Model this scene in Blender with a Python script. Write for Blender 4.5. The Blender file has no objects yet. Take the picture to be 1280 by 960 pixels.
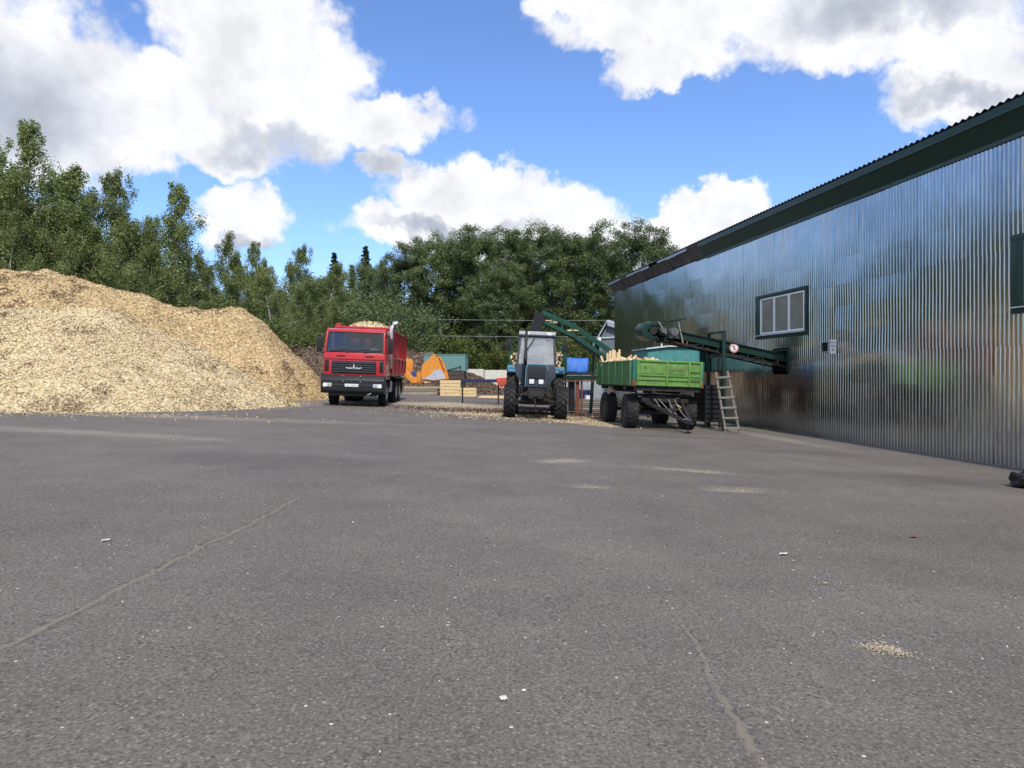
import bpy, bmesh, math, random
import numpy as np
from mathutils import Vector, Matrix, Euler
R = math.radians
random.seed(7); rng = np.random.default_rng(7)
S = bpy.context.scene
C = S.collection

# ------------------------------------------------------------------ camera, sky, sun, exposure
CAMZ = 1.52; F = 900.0; HOR = 469.0           # photograph pixels (1280 wide)
cam = bpy.data.cameras.new('camera'); camo = bpy.data.objects.new('camera', cam); C.objects.link(camo)
camo.location = (0, 0, CAMZ); camo.rotation_euler = (R(90), 0, 0)
cam.sensor_width = 36; cam.lens = F/1280*36; cam.shift_y = -(480-HOR)/1280
cam.clip_start = 0.05; cam.clip_end = 3000
S.camera = camo
S.view_settings.view_transform = 'Standard'; S.view_settings.look = 'None'
S.view_settings.gamma = 1; S.view_settings.use_curve_mapping = False
S.view_settings.exposure = 0.8
try:
    S.cycles.max_bounces = 6; S.cycles.diffuse_bounces = 2; S.cycles.glossy_bounces = 3; S.cycles.transparent_max_bounces = 8
except Exception: pass

SUN_EL, SUN_AZ = R(52), R(171)                # azimuth clockwise from +Y (behind the camera, a little right)
sund = Vector((math.sin(SUN_AZ)*math.cos(SUN_EL), math.cos(SUN_AZ)*math.cos(SUN_EL), math.sin(SUN_EL)))
sl = bpy.data.lights.new('sun', 'SUN'); sl.energy = 2.4; sl.angle = R(2.0); sl.color = (1, .955, .89)
so = bpy.data.objects.new('sun', sl); C.objects.link(so); so.location = (0, 0, 40)
so.rotation_euler = sund.to_track_quat('Z', 'Y').to_euler()

class NT:
    def __init__(s, tree): s.t = tree; s.n = tree.nodes; s.l = tree.links
    def new(s, typ, **kw):
        n = s.n.new(typ)
        for k, v in kw.items(): setattr(n, k, v)
        return n
    def link(s, a, b): s.l.new(a, b)
    def put(s, sock, v):
        if isinstance(v, bpy.types.NodeSocket): s.l.new(v, sock)
        elif v is not None: sock.default_value = v
    def m(s, op, a, b=None, c=None, clamp=False):
        n = s.new('ShaderNodeMath', operation=op, use_clamp=clamp)
        s.put(n.inputs[0], a); s.put(n.inputs[1], b); s.put(n.inputs[2], c)
        return n.outputs[0]
    def vm(s, op, a, b=None, scale=None):
        n = s.new('ShaderNodeVectorMath', operation=op)
        s.put(n.inputs[0], a); s.put(n.inputs[1], b)
        if scale is not None: s.put(n.inputs['Scale'], scale)
        return n.outputs[1] if op in ('LENGTH', 'DOT_PRODUCT', 'DISTANCE') else n.outputs[0]
    def ss(s, v, a, b):
        n = s.new('ShaderNodeMapRange', interpolation_type='SMOOTHSTEP')
        s.put(n.inputs['Value'], v); n.inputs['From Min'].default_value = a; n.inputs['From Max'].default_value = b
        return n.outputs[0]
    def mr(s, v, a, b, c, d):
        n = s.new('ShaderNodeMapRange')
        s.put(n.inputs['Value'], v); n.inputs['From Min'].default_value = a; n.inputs['From Max'].default_value = b
        n.inputs['To Min'].default_value = c; n.inputs['To Max'].default_value = d
        return n.outputs[0]
    def noise(s, vec, scale, detail=4, rough=.55, out='Fac', dist=0):
        n = s.new('ShaderNodeTexNoise'); s.put(n.inputs['Vector'], vec)
        n.inputs['Scale'].default_value = scale; n.inputs['Detail'].default_value = detail
        n.inputs['Roughness'].default_value = rough; n.inputs['Distortion'].default_value = dist
        return n.outputs[out]
    def mix(s, f, a, b, typ='MIX'):
        n = s.new('ShaderNodeMix', data_type='RGBA', blend_type=typ); n.clamp_factor = True
        s.put(n.inputs['Factor'], f)
        for sock, v in ((n.inputs[6], a), (n.inputs[7], b)):
            if isinstance(v, (tuple, list)): v = tuple(v)+(1,)*(4-len(v))
            s.put(sock, v)
        return n.outputs[2]
    def xyz(s, v):
        n = s.new('ShaderNodeSeparateXYZ'); s.put(n.inputs[0], v); return n.outputs
    def comb(s, x, y, z):
        n = s.new('ShaderNodeCombineXYZ')
        for i, v in enumerate((x, y, z)): s.put(n.inputs[i], v)
        return n.outputs[0]
    def ramp(s, f, stops):
        n = s.new('ShaderNodeValToRGB'); s.put(n.inputs[0], f); e = n.color_ramp.elements
        while len(e) < len(stops): e.new(.5)
        for el, (p, c) in zip(e, stops): el.position = p; el.color = tuple(c)+(1,)*(4-len(c))
        return n.outputs[0]

W = bpy.data.worlds.new('World'); S.world = W; W.use_nodes = True
W.node_tree.nodes.clear(); w = NT(W.node_tree)
sky = w.new('ShaderNodeTexSky', sky_type='NISHITA'); sky.sun_disc = False
sky.sun_elevation = SUN_EL; sky.sun_rotation = SUN_AZ
sky.altitude = 150; sky.air_density = 1.0; sky.dust_density = .6; sky.ozone_density = 1.6
D = w.new('ShaderNodeTexCoord').outputs['Generated']
dx, dy, dz = w.xyz(D)
warp = w.vm('SUBTRACT', w.noise(D, 5.0, 5, .6, 'Color'), (.5, .5, .5))
warp2 = w.vm('SUBTRACT', w.noise(D, 22.0, 4, .65, 'Color'), (.5, .5, .5))
wx, wy, wz = w.xyz(w.vm('ADD', w.vm('SCALE', warp, scale=.17), w.vm('SCALE', warp2, scale=.06)))
az = w.m('ADD', w.m('ARCTAN2', dx, dy), wx)
el = w.m('ADD', w.m('ARCSINE', dz), wz)
def sky_ang(px, py):
    a = math.atan((px-640)/F); return a, math.atan((HOR-py)/math.hypot(F, px-640))
def blob(cx, cy, rx, ry):
    a, e = sky_ang(cx, cy); a1, _ = sky_ang(cx+rx, cy); a0, _ = sky_ang(cx-rx, cy); _, e1 = sky_ang(cx, cy-ry); _, e0 = sky_ang(cx, cy+ry)
    u = w.m('MULTIPLY', w.m('SUBTRACT', az, a), 2/(a1-a0)); v = w.m('MULTIPLY', w.m('SUBTRACT', el, e), 2/(e1-e0))
    return w.m('SUBTRACT', 1.0, w.m('ADD', w.m('MULTIPLY', u, u), w.m('MULTIPLY', v, v)))
def field(bl):
    f = None
    for b in bl:
        x = blob(*b); f = x if f is None else w.m('SMOOTH_MAX', f, x, .25)
    return f
CL = [(10, 100, 200, 150), (185, 140, 80, 60), (110, 175, 110, 50), (325, 75, 130, 105), (350, 150, 130, 60), (480, 150, 112, 42), (290, 185, 95, 42),
      (310, 272, 72, 42), (600, 243, 120, 44), (690, 265, 85, 48), (800, 292, 90, 34), (765, 308, 80, 34), (870, 280, 90, 30), (560, 285, 150, 30), (740, 315, 220, 30),
      (890, 15, 210, 62), (1110, 30, 220, 70), (850, 95, 85, 42), (1210, 95, 140, 55), (740, 5, 70, 36), (490, 205, 42, 22)]
GR = [(-10, 120, 190, 105), (340, 195, 120, 26), (1120, 5, 190, 42), (570, 288, 120, 12), (480, 208, 60, 24), (300, 310, 80, 16), (1180, 110, 120, 22), (860, 315, 120, 12)]
fr_ = field(CL); gr_ = field(GR)
fb = w.noise(D, 9.0, 7, .6)
fb2 = w.noise(D, 30.0, 5, .6)
# the same kind of broken cumulus carries on all round
inview = w.ss(w.vm('DISTANCE', D, (0, .96, .28)), 1.05, .72)
planex = w.vm('SCALE', D, scale=w.m('DIVIDE', 1.0, w.m('ADD', w.m('MAXIMUM', dz, 0.0), .25)))
gen = w.mr(w.noise(planex, 1.7, 6, .55), .3, .7, -.85, 1.15)
dens_in = w.m('ADD', fr_, w.m('ADD', w.m('MULTIPLY', w.m('SUBTRACT', fb, .5), 1.5), w.m('MULTIPLY', w.m('SUBTRACT', fb2, .5), .7)))
dens = w.m('ADD', w.m('MULTIPLY', dens_in, inview), w.m('MULTIPLY', gen, w.m('SUBTRACT', 1.0, inview)))
alpha = w.ss(dens, -.2, .45)
gnoise = w.mr(w.noise(planex, 2.6, 5, .55), .35, .75, -.6, .9)
gsum = w.m('ADD', w.m('MULTIPLY', gr_, inview), w.m('MULTIPLY', gnoise, w.m('SUBTRACT', 1.0, inview)))
gsum = w.m('ADD', gsum, w.m('MULTIPLY', w.m('SUBTRACT', fb, .5), 2.2))
shade = w.m('MULTIPLY', w.ss(gsum, -.5, 1.5), .95)
relief = w.mr(w.noise(w.vm('ADD', D, (0, 0, .02)), 16.0, 5, .55), .32, .68, .82, 1.1)
ccol = w.mix(shade, (4.15, 4.15, 4.25), (1.9, 2.1, 2.5))
ccol = w.mix(1.0, ccol, w.comb(relief, relief, relief), 'MULTIPLY')
skyc = w.mix(1.0, sky.outputs[0], (.56, .68, .90), 'MULTIPLY')
tot = w.mix(w.m('MULTIPLY', alpha, .97), skyc, ccol)
bg = w.new('ShaderNodeBackground'); w.link(tot, bg.inputs[0]); bg.inputs[1].default_value = .145
w.link(bg.outputs[0], w.new('ShaderNodeOutputWorld').inputs[0])

# ------------------------------------------------------------------ helpers
def g(x, y=0):
    return -.72*math.tanh(x/18.0)
def slope(x): return math.atan(.04/math.cosh(x/18.0)**2)
def at(px, py, d): return Vector(((px-640)/F*d, d, CAMZ+(HOR-py)/F*d))
def gx(px, d, dz=0): x = (px-640)/F*d; return Vector((x, d, g(x)+dz))
def tag(o, label=None, cat=None, group=None, kind=None):
    for k, v in (('label', label), ('category', cat), ('group', group), ('kind', kind)):
        if v: o[k] = v
    return o
def empty(name, loc=(0, 0, 0), rot=(0, 0, 0), label=None, cat=None, group=None):
    o = bpy.data.objects.new(name, None); C.objects.link(o); o.location = loc; o.rotation_euler = rot
    o.empty_display_size = .2
    return tag(o, label, cat, group)
def dup(root, parent=None):
    c = root.copy(); C.objects.link(c)
    if parent: c.parent = parent
    for ch in root.children: dup(ch, c)
    return c

class MB:
    def __init__(s): s.v = []; s.f = []
    def add(s, vs, fs, M=None):
        b = len(s.v)
        s.v += [tuple(M @ Vector(p)) if M else tuple(p) for p in vs]
        s.f += [tuple(i+b for i in f) for f in fs]; return s
    def box(s, x0, x1, y0, y1, z0, z1, M=None):
        vs = [(x, y, z) for z in (z0, z1) for y in (y0, y1) for x in (x0, x1)]
        return s.add(vs, [(0, 2, 3, 1), (4, 5, 7, 6), (0, 1, 5, 4), (2, 6, 7, 3), (0, 4, 6, 2), (1, 3, 7, 5)], M)
    def cbox(s, c, d, M=None):
        return s.box(c[0]-d[0]/2, c[0]+d[0]/2, c[1]-d[1]/2, c[1]+d[1]/2, c[2]-d[2]/2, c[2]+d[2]/2, M)
    def prism(s, poly, axis, a, b, M=None):
        def mk(p, t):
            return (t, p[0], p[1]) if axis == 'x' else (p[0], t, p[1]) if axis == 'y' else (p[0], p[1], t)
        n = len(poly)
        vs = [mk(p, a) for p in poly]+[mk(p, b) for p in poly]
        return s.add(vs, [tuple(range(n))[::-1], tuple(range(n, 2*n))]+[(i, (i+1) % n, n+(i+1) % n, n+i) for i in range(n)], M)
    def tube(s, pts, r, n=8, r1=None):
        pts = [Vector(p) for p in pts]; m = len(pts); vs = []; fs = []
        up = Vector((0, 0, 1))
        for i, p in enumerate(pts):
            t = (pts[min(i+1, m-1)]-pts[max(i-1, 0)])
            t = t.normalized() if t.length > 1e-9 else Vector((0, 0, 1))
            a = t.cross(up if abs(t.z) < .95 else Vector((1, 0, 0))).normalized(); b = t.cross(a)
            rr = (r if r1 is None else r+(r1-r)*i/(m-1)) if not isinstance(r, (list, tuple)) else r[i]
            for k in range(n):
                an = 2*math.pi*k/n; vs.append(p+a*(rr*math.cos(an))+b*(rr*math.sin(an)))
        for i in range(m-1):
            for k in range(n): fs.append((i*n+k, i*n+(k+1) % n, (i+1)*n+(k+1) % n, (i+1)*n+k))
        fs += [tuple(range(n))[::-1], tuple((m-1)*n+k for k in range(n))]
        return s.add(vs, fs)
    def bar(s, p0, p1, wd, ht, up=(0, 0, 1)):
        p0 = Vector(p0); p1 = Vector(p1); t = (p1-p0).normalized(); up = Vector(up)
        if abs(t.dot(up)) > .98: up = Vector((0, 1, 0)) if abs(t.y) < .9 else Vector((1, 0, 0))
        a = t.cross(up).normalized(); b = a.cross(t)
        vs = [p+a*(sx*wd/2)+b*(sz*ht/2) for p in (p0, p1) for sx, sz in ((-1, -1), (1, -1), (1, 1), (-1, 1))]
        return s.add(vs, [(3, 2, 1, 0), (4, 5, 6, 7), (0, 1, 5, 4), (1, 2, 6, 5), (2, 3, 7, 6), (3, 0, 4, 7)])
    def lathe(s, prof, c=(0, 0, 0), axis='x', n=28, closed=False):
        vs = []; fs = []; m = len(prof)
        for k in range(n):
            a = 2*math.pi*k/n; ca, sa = math.cos(a), math.sin(a)
            for r, h in prof:
                p = (h, r*ca, r*sa) if axis == 'x' else (r*ca, h, r*sa) if axis == 'y' else (r*ca, r*sa, h)
                vs.append((p[0]+c[0], p[1]+c[1], p[2]+c[2]))
        for k in range(n):
            k2 = (k+1) % n
            for j in range(m if closed else m-1):
                j2 = (j+1) % m; fs.append((k*m+j, k*m+j2, k2*m+j2, k2*m+j))
        if not closed:
            fs.append(tuple(k*m for k in range(n))); fs.append(tuple(k*m+m-1 for k in range(n))[::-1])
        return s.add(vs, fs)
    def build(s, name, mat, parent=None, bevel=0, smooth=False, loc=None, rot=None):
        me = bpy.data.meshes.new(name); me.from_pydata(s.v, [], s.f); me.update()
        bm = bmesh.new(); bm.from_mesh(me); bmesh.ops.recalc_face_normals(bm, faces=bm.faces)
        if bevel:
            es = [e for e in bm.edges if e.is_manifold and e.calc_face_angle(0) > .5]
            bmesh.ops.bevel(bm, geom=es, offset=bevel, segments=2, profile=.6, affect='EDGES', clamp_overlap=True)
        bm.to_mesh(me); bm.free()
        if smooth: me.shade_smooth()
        elif bevel:
            me.shade_smooth()
            try: me.set_sharp_from_angle(angle=R(38))
            except Exception: pass
        me.materials.append(mat)
        o = bpy.data.objects.new(name, me); C.objects.link(o)
        if parent: o.parent = parent
        if loc is not None: o.location = loc
        if rot is not None: o.rotation_euler = rot
        return o

def mesh_np(name, verts, faces, mat, parent=None, smooth=False):
    me = bpy.data.meshes.new(name); nv = len(verts); nf, k = faces.shape
    me.vertices.add(nv); me.vertices.foreach_set('co', np.ascontiguousarray(verts, dtype=np.float32).ravel())
    me.loops.add(nf*k); me.loops.foreach_set('vertex_index', np.ascontiguousarray(faces, dtype=np.int32).ravel())
    me.polygons.add(nf); me.polygons.foreach_set('loop_start', np.arange(0, nf*k, k, dtype=np.int32))
    me.polygons.foreach_set('loop_total', np.full(nf, k, dtype=np.int32))
    if smooth: me.polygons.foreach_set('use_smooth', np.ones(nf, dtype=bool))
    me.update(calc_edges=True); me.materials.append(mat)
    o = bpy.data.objects.new(name, me); C.objects.link(o)
    if parent: o.parent = parent
    return o

def vnoise(x, y, seed=0):
    xi = np.floor(x).astype(np.int64); yi = np.floor(y).astype(np.int64); xf = x-xi; yf = y-yi
    def h(a, b):
        n = (a*374761393+b*668265263+seed*1442695041) & 0x7fffffff
        n = ((n ^ (n >> 13))*1274126177) & 0x7fffffff
        return ((n ^ (n >> 16)) & 0xffff)/65535.0
    u = xf*xf*(3-2*xf); v = yf*yf*(3-2*yf)
    return (h(xi, yi)*(1-u)+h(xi+1, yi)*u)*(1-v)+(h(xi, yi+1)*(1-u)+h(xi+1, yi+1)*u)*v
def fbm(x, y, seed=0, o=4):
    s = 0; a = .5
    for i in range(o): s = s+a*vnoise(x*2**i, y*2**i, seed+i); a *= .5
    return s

# ------------------------------------------------------------------ materials
MATS = {}
def pm(name, base, rough=.6, metal=0.0, var=.18, scale=6.0, bump=0.0, bscale=60.0, dirt=None, dscale=1.6, dlo=.5, dhi=.72, spec=.35, coat=0, stretch=None):
    if name in MATS: return MATS[name]
    m = bpy.data.materials.new(name); m.use_nodes = True; m.node_tree.nodes.clear(); t = NT(m.node_tree)
    p = t.new('ShaderNodeBsdfPrincipled'); out = t.new('ShaderNodeOutputMaterial'); t.link(p.outputs[0], out.inputs[0])
    co = t.new('ShaderNodeTexCoord').outputs['Object']
    if stretch: co = t.vm('MULTIPLY', co, stretch)
    f = t.mr(t.noise(co, scale, 5, .6), .28, .72, 1-var, 1+var)
    col = t.mix(1.0, tuple(base), t.comb(f, f, f), 'MULTIPLY')
    rsock = rough
    if dirt:
        df = t.ss(t.noise(co, dscale, 6, .65), dlo, dhi); col = t.mix(df, col, tuple(dirt))
        rsock = t.mr(df, 0, 1, rough, min(1, rough+.35))
    t.put(p.inputs['Base Color'], col); t.put(p.inputs['Roughness'], rsock)
    p.inputs['Metallic'].default_value = metal; p.inputs['Specular IOR Level'].default_value = spec
    p.inputs['Coat Weight'].default_value = coat; p.inputs['Coat Roughness'].default_value = .08
    if bump:
        b = t.new('ShaderNodeBump'); b.inputs['Strength'].default_value = bump; b.inputs['Distance'].default_value = .02
        t.link(t.noise(co, bscale, 3, .6), b.inputs['Height']); t.link(b.outputs[0], p.inputs['Normal'])
    MATS[name] = m; return m
def island(name, stops, rough=.8, trans=0.0, tint=1.0, spec=.3, nscale=0, clump=0):
    m = bpy.data.materials.new(name); m.use_nodes = True; m.node_tree.nodes.clear(); t = NT(m.node_tree)
    p = t.new('ShaderNodeBsdfPrincipled'); out = t.new('ShaderNodeOutputMaterial')
    r = t.new('ShaderNodeNewGeometry').outputs['Random Per Island']
    if nscale:
        ob = t.new('ShaderNodeObjectInfo').outputs['Random']
        n = t.noise(t.new('ShaderNodeTexCoord').outputs['Object'], nscale, 3, .6)
        r = t.m('ADD', t.m('MULTIPLY', r, .6), t.m('ADD', t.m('MULTIPLY', t.m('SUBTRACT', n, .3), .7), t.m('MULTIPLY', t.m('SUBTRACT', ob, .5), .25)), clamp=True)
    if clump:
        c2 = t.noise(t.vm('ADD', t.new('ShaderNodeTexCoord').outputs['Object'], (3.7, 1.1, 5.0)), .75, 5, .65)
        r = t.m('SUBTRACT', r, t.m('MULTIPLY', t.ss(c2, .52, .70), clump), clamp=True)
    col = t.ramp(r, stops)
    t.link(col, p.inputs['Base Color']); p.inputs['Roughness'].default_value = rough; p.inputs['Specular IOR Level'].default_value = spec
    if trans:
        tr = t.new('ShaderNodeBsdfTranslucent'); t.link(t.mix(1.0, col, (1.25, 1.3, .6), 'MULTIPLY'), tr.inputs[0])
        ms = t.new('ShaderNodeMixShader'); ms.inputs[0].default_value = trans
        t.link(p.outputs[0], ms.inputs[1]); t.link(tr.outputs[0], ms.inputs[2]); t.link(ms.outputs[0], out.inputs[0])
    else: t.link(p.outputs[0], out.inputs[0])
    return m
def glass(name, tint=(.55, .6, .6), refl=.06, rough=.02, haze=0.0, hazecol=(.5, .5, .48), patt=.9):
    m = bpy.data.materials.new(name); m.use_nodes = True; m.node_tree.nodes.clear(); t = NT(m.node_tree)
    tr = t.new('ShaderNodeBsdfTransparent'); tr.inputs[0].default_value = tuple(tint)+(1,)
    gl = t.new('ShaderNodeBsdfGlossy'); gl.inputs['Roughness'].default_value = rough
    fr = t.new('ShaderNodeFresnel'); fr.inputs[0].default_value = 1.5
    ms = t.new('ShaderNodeMixShader'); t.link(t.m('ADD', fr.outputs[0], refl, clamp=True), ms.inputs[0])
    t.link(tr.outputs[0], ms.inputs[1]); t.link(gl.outputs[0], ms.inputs[2]); res = ms.outputs[0]
    if haze:
        df = t.new('ShaderNodeBsdfDiffuse'); df.inputs[0].default_value = tuple(hazecol)+(1,)
        m2 = t.new('ShaderNodeMixShader'); co = t.new('ShaderNodeTexCoord').outputs['Object']
        t.link(t.m('MULTIPLY', t.mr(t.noise(co, 2, 3, .5), .3, .7, 1-patt, 1.0), haze), m2.inputs[0])
        t.link(res, m2.inputs[1]); t.link(df.outputs[0], m2.inputs[2]); res = m2.outputs[0]
    t.link(res, t.new('ShaderNodeOutputMaterial').inputs[0]); return m
def emit(name, col, st):
    m = bpy.data.materials.new(name); m.use_nodes = True; m.node_tree.nodes.clear(); t = NT(m.node_tree)
    e = t.new('ShaderNodeEmission'); e.inputs[0].default_value = tuple(col)+(1,); e.inputs[1].default_value = st
    t.link(e.outputs[0], t.new('ShaderNodeOutputMaterial').inputs[0]); return m

RUBBER = pm('rubber', (.018, .018, .018), .85, var=.3, scale=4, dirt=(.09, .08, .065), dlo=.5, dhi=.8, dscale=3, bump=.2)
BLACK = pm('black_plastic', (.012, .0125, .014), .5, var=.2, dirt=(.055, .05, .042), dlo=.58, dhi=.9, dscale=2.5)
DARKST = pm('dark_steel', (.026, .025, .025), .65, .2, var=.35, scale=7, dirt=(.10, .058, .035), dlo=.56, dhi=.75, dscale=4)
RED = pm('red_paint', (.46, .018, .022), .3, var=.10, coat=.4, dirt=(.27, .075, .06), dlo=.5, dhi=.85, dscale=2.4)
REDB = pm('red_body_paint', (.42, .018, .024), .45, var=.15, dirt=(.34, .16, .13), dlo=.52, dhi=.8, dscale=2.2)
CHROME = pm('bright_metal', (.72, .72, .73), .22, 1, var=.08)
FRAMEW = pm('window_white', (.86, .87, .87), .35, var=.03)
GALVP = pm('grey_steel', (.42, .43, .44), .45, .7, var=.15)
WHITE = pm('white_paint', (.78, .78, .76), .5, var=.05)
GREENT = pm('trailer_green', (.125, .25, .06), .55, var=.32, scale=4, dirt=(.13, .095, .055), dlo=.52, dhi=.72, dscale=3.0, bump=.1, bscale=20)
GREENS = pm('trailer_green_shaded', (.07, .17, .06), .55, var=.25, scale=5, dirt=(.12, .11, .07), dlo=.58, dhi=.82, dscale=3.4)  # darker copy of the trailer green, side shade put into the colour
GREENR = pm('trailer_green_rib', (.115, .25, .055), .45, var=.2, scale=9, dirt=(.09, .07, .04), dlo=.62, dhi=.8, dscale=5)
TEALG = pm('teal_green_paint', (.02, .14, .12), .5, var=.2, dirt=(.1, .1, .08), dlo=.6, dhi=.85)
DGREEN = pm('dark_green_paint', (.007, .030, .021), .42, var=.2, dirt=(.05, .06, .045), dlo=.58, dhi=.85, dscale=3)
TRIMG = pm('trim_green', (.012, .045, .036), .4, var=.12)
TRIML = pm('trim_green_light', (.045, .08, .07), .45, var=.15)
CGREEN = pm('conveyor_green', (.009, .062, .040), .45, var=.25, dirt=(.08, .08, .06), dlo=.6, dhi=.85, dscale=2)
TGREY = pm('tractor_grey', (.045, .060, .075), .5, var=.15, dirt=(.14, .125, .10), dlo=.55, dhi=.85)
TBLUE = pm('tractor_blue', (.10, .24, .34), .5, var=.15, dirt=(.24, .25, .24), dlo=.55, dhi=.85, dscale=3)
ORANGE = pm('orange_paint', (.66, .25, .035), .5, var=.16, dirt=(.36, .19, .08), dlo=.52, dhi=.8, dscale=2.6)
WORN = pm('worn_steel', (.48, .49, .53), .5, .3, var=.2, dirt=(.36, .30, .22), dlo=.6, dhi=.85)
RUST = pm('rusty_steel', (.17, .065, .04), .8, .1, var=.35, scale=9, bump=.2)
WOODP = pm('fresh_wood', (.70, .52, .30), .75, var=.2, scale=5, stretch=(1, 1, 6))
WOODY = pm('yellow_board', (.66, .50, .26), .75, var=.22, scale=4, dirt=(.42, .31, .18), dlo=.55, dhi=.8)
WOODG = pm('grey_wood', (.20, .18, .155), .85, var=.3, scale=9, stretch=(5, 5, 1), dirt=(.28, .26, .23), dlo=.55, dhi=.8, dscale=5)
TEALC = pm('teal_sheet', (.14, .27, .26), .55, var=.12, dirt=(.25, .3, .27), dlo=.6, dhi=.85)
TEALH = pm('teal_hut', (.075, .26, .25), .55, var=.2, dirt=(.42, .46, .42), dlo=.57, dhi=.75, dscale=2.2)
CONC = pm('pale_concrete', (.60, .57, .50), .9, var=.12, scale=3, dirt=(.42, .39, .33), dlo=.58, dhi=.8, bump=.2)
SHEDW = pm('shed_grey', (.13, .16, .18), .6, var=.12)
SHEDR = pm('shed_roof', (.55, .58, .60), .5, .3, var=.1)
BLUE = pm('blue_tarp', (.035, .15, .50), .6, var=.3, scale=4, stretch=(3, 1, 1), bump=.15, bscale=12)
NAVY = pm('navy_paint', (.018, .028, .085), .5, var=.25)
REDM = pm('faded_red', (.50, .085, .05), .5, var=.15)
SKIN = pm('skin', (.45, .27, .2), .6, var=.05)
CLOTH = pm('dark_cloth', (.03, .035, .05), .9, var=.2)
SEATM = pm('seat_cloth', (.035, .035, .04), .9, var=.2)
GLASS = glass('windscreen_glass', (.62, .68, .68), .05)
GLASSD = glass('cloud_haze_glass', (.9, .92, .94), .22, .03, .40, (.62, .65, .68))  # pale haze colour stands in for clouds mirrored in the panes
GLASSW = glass('window_glass', (.75, .78, .74), .10, .02, .45, (.5, .49, .43), .25)  # beige haze in the pane colour imitates a brighter room behind
GREYP = pm('grey_panel', (.33, .36, .38), .55, .2, var=.15)

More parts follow.
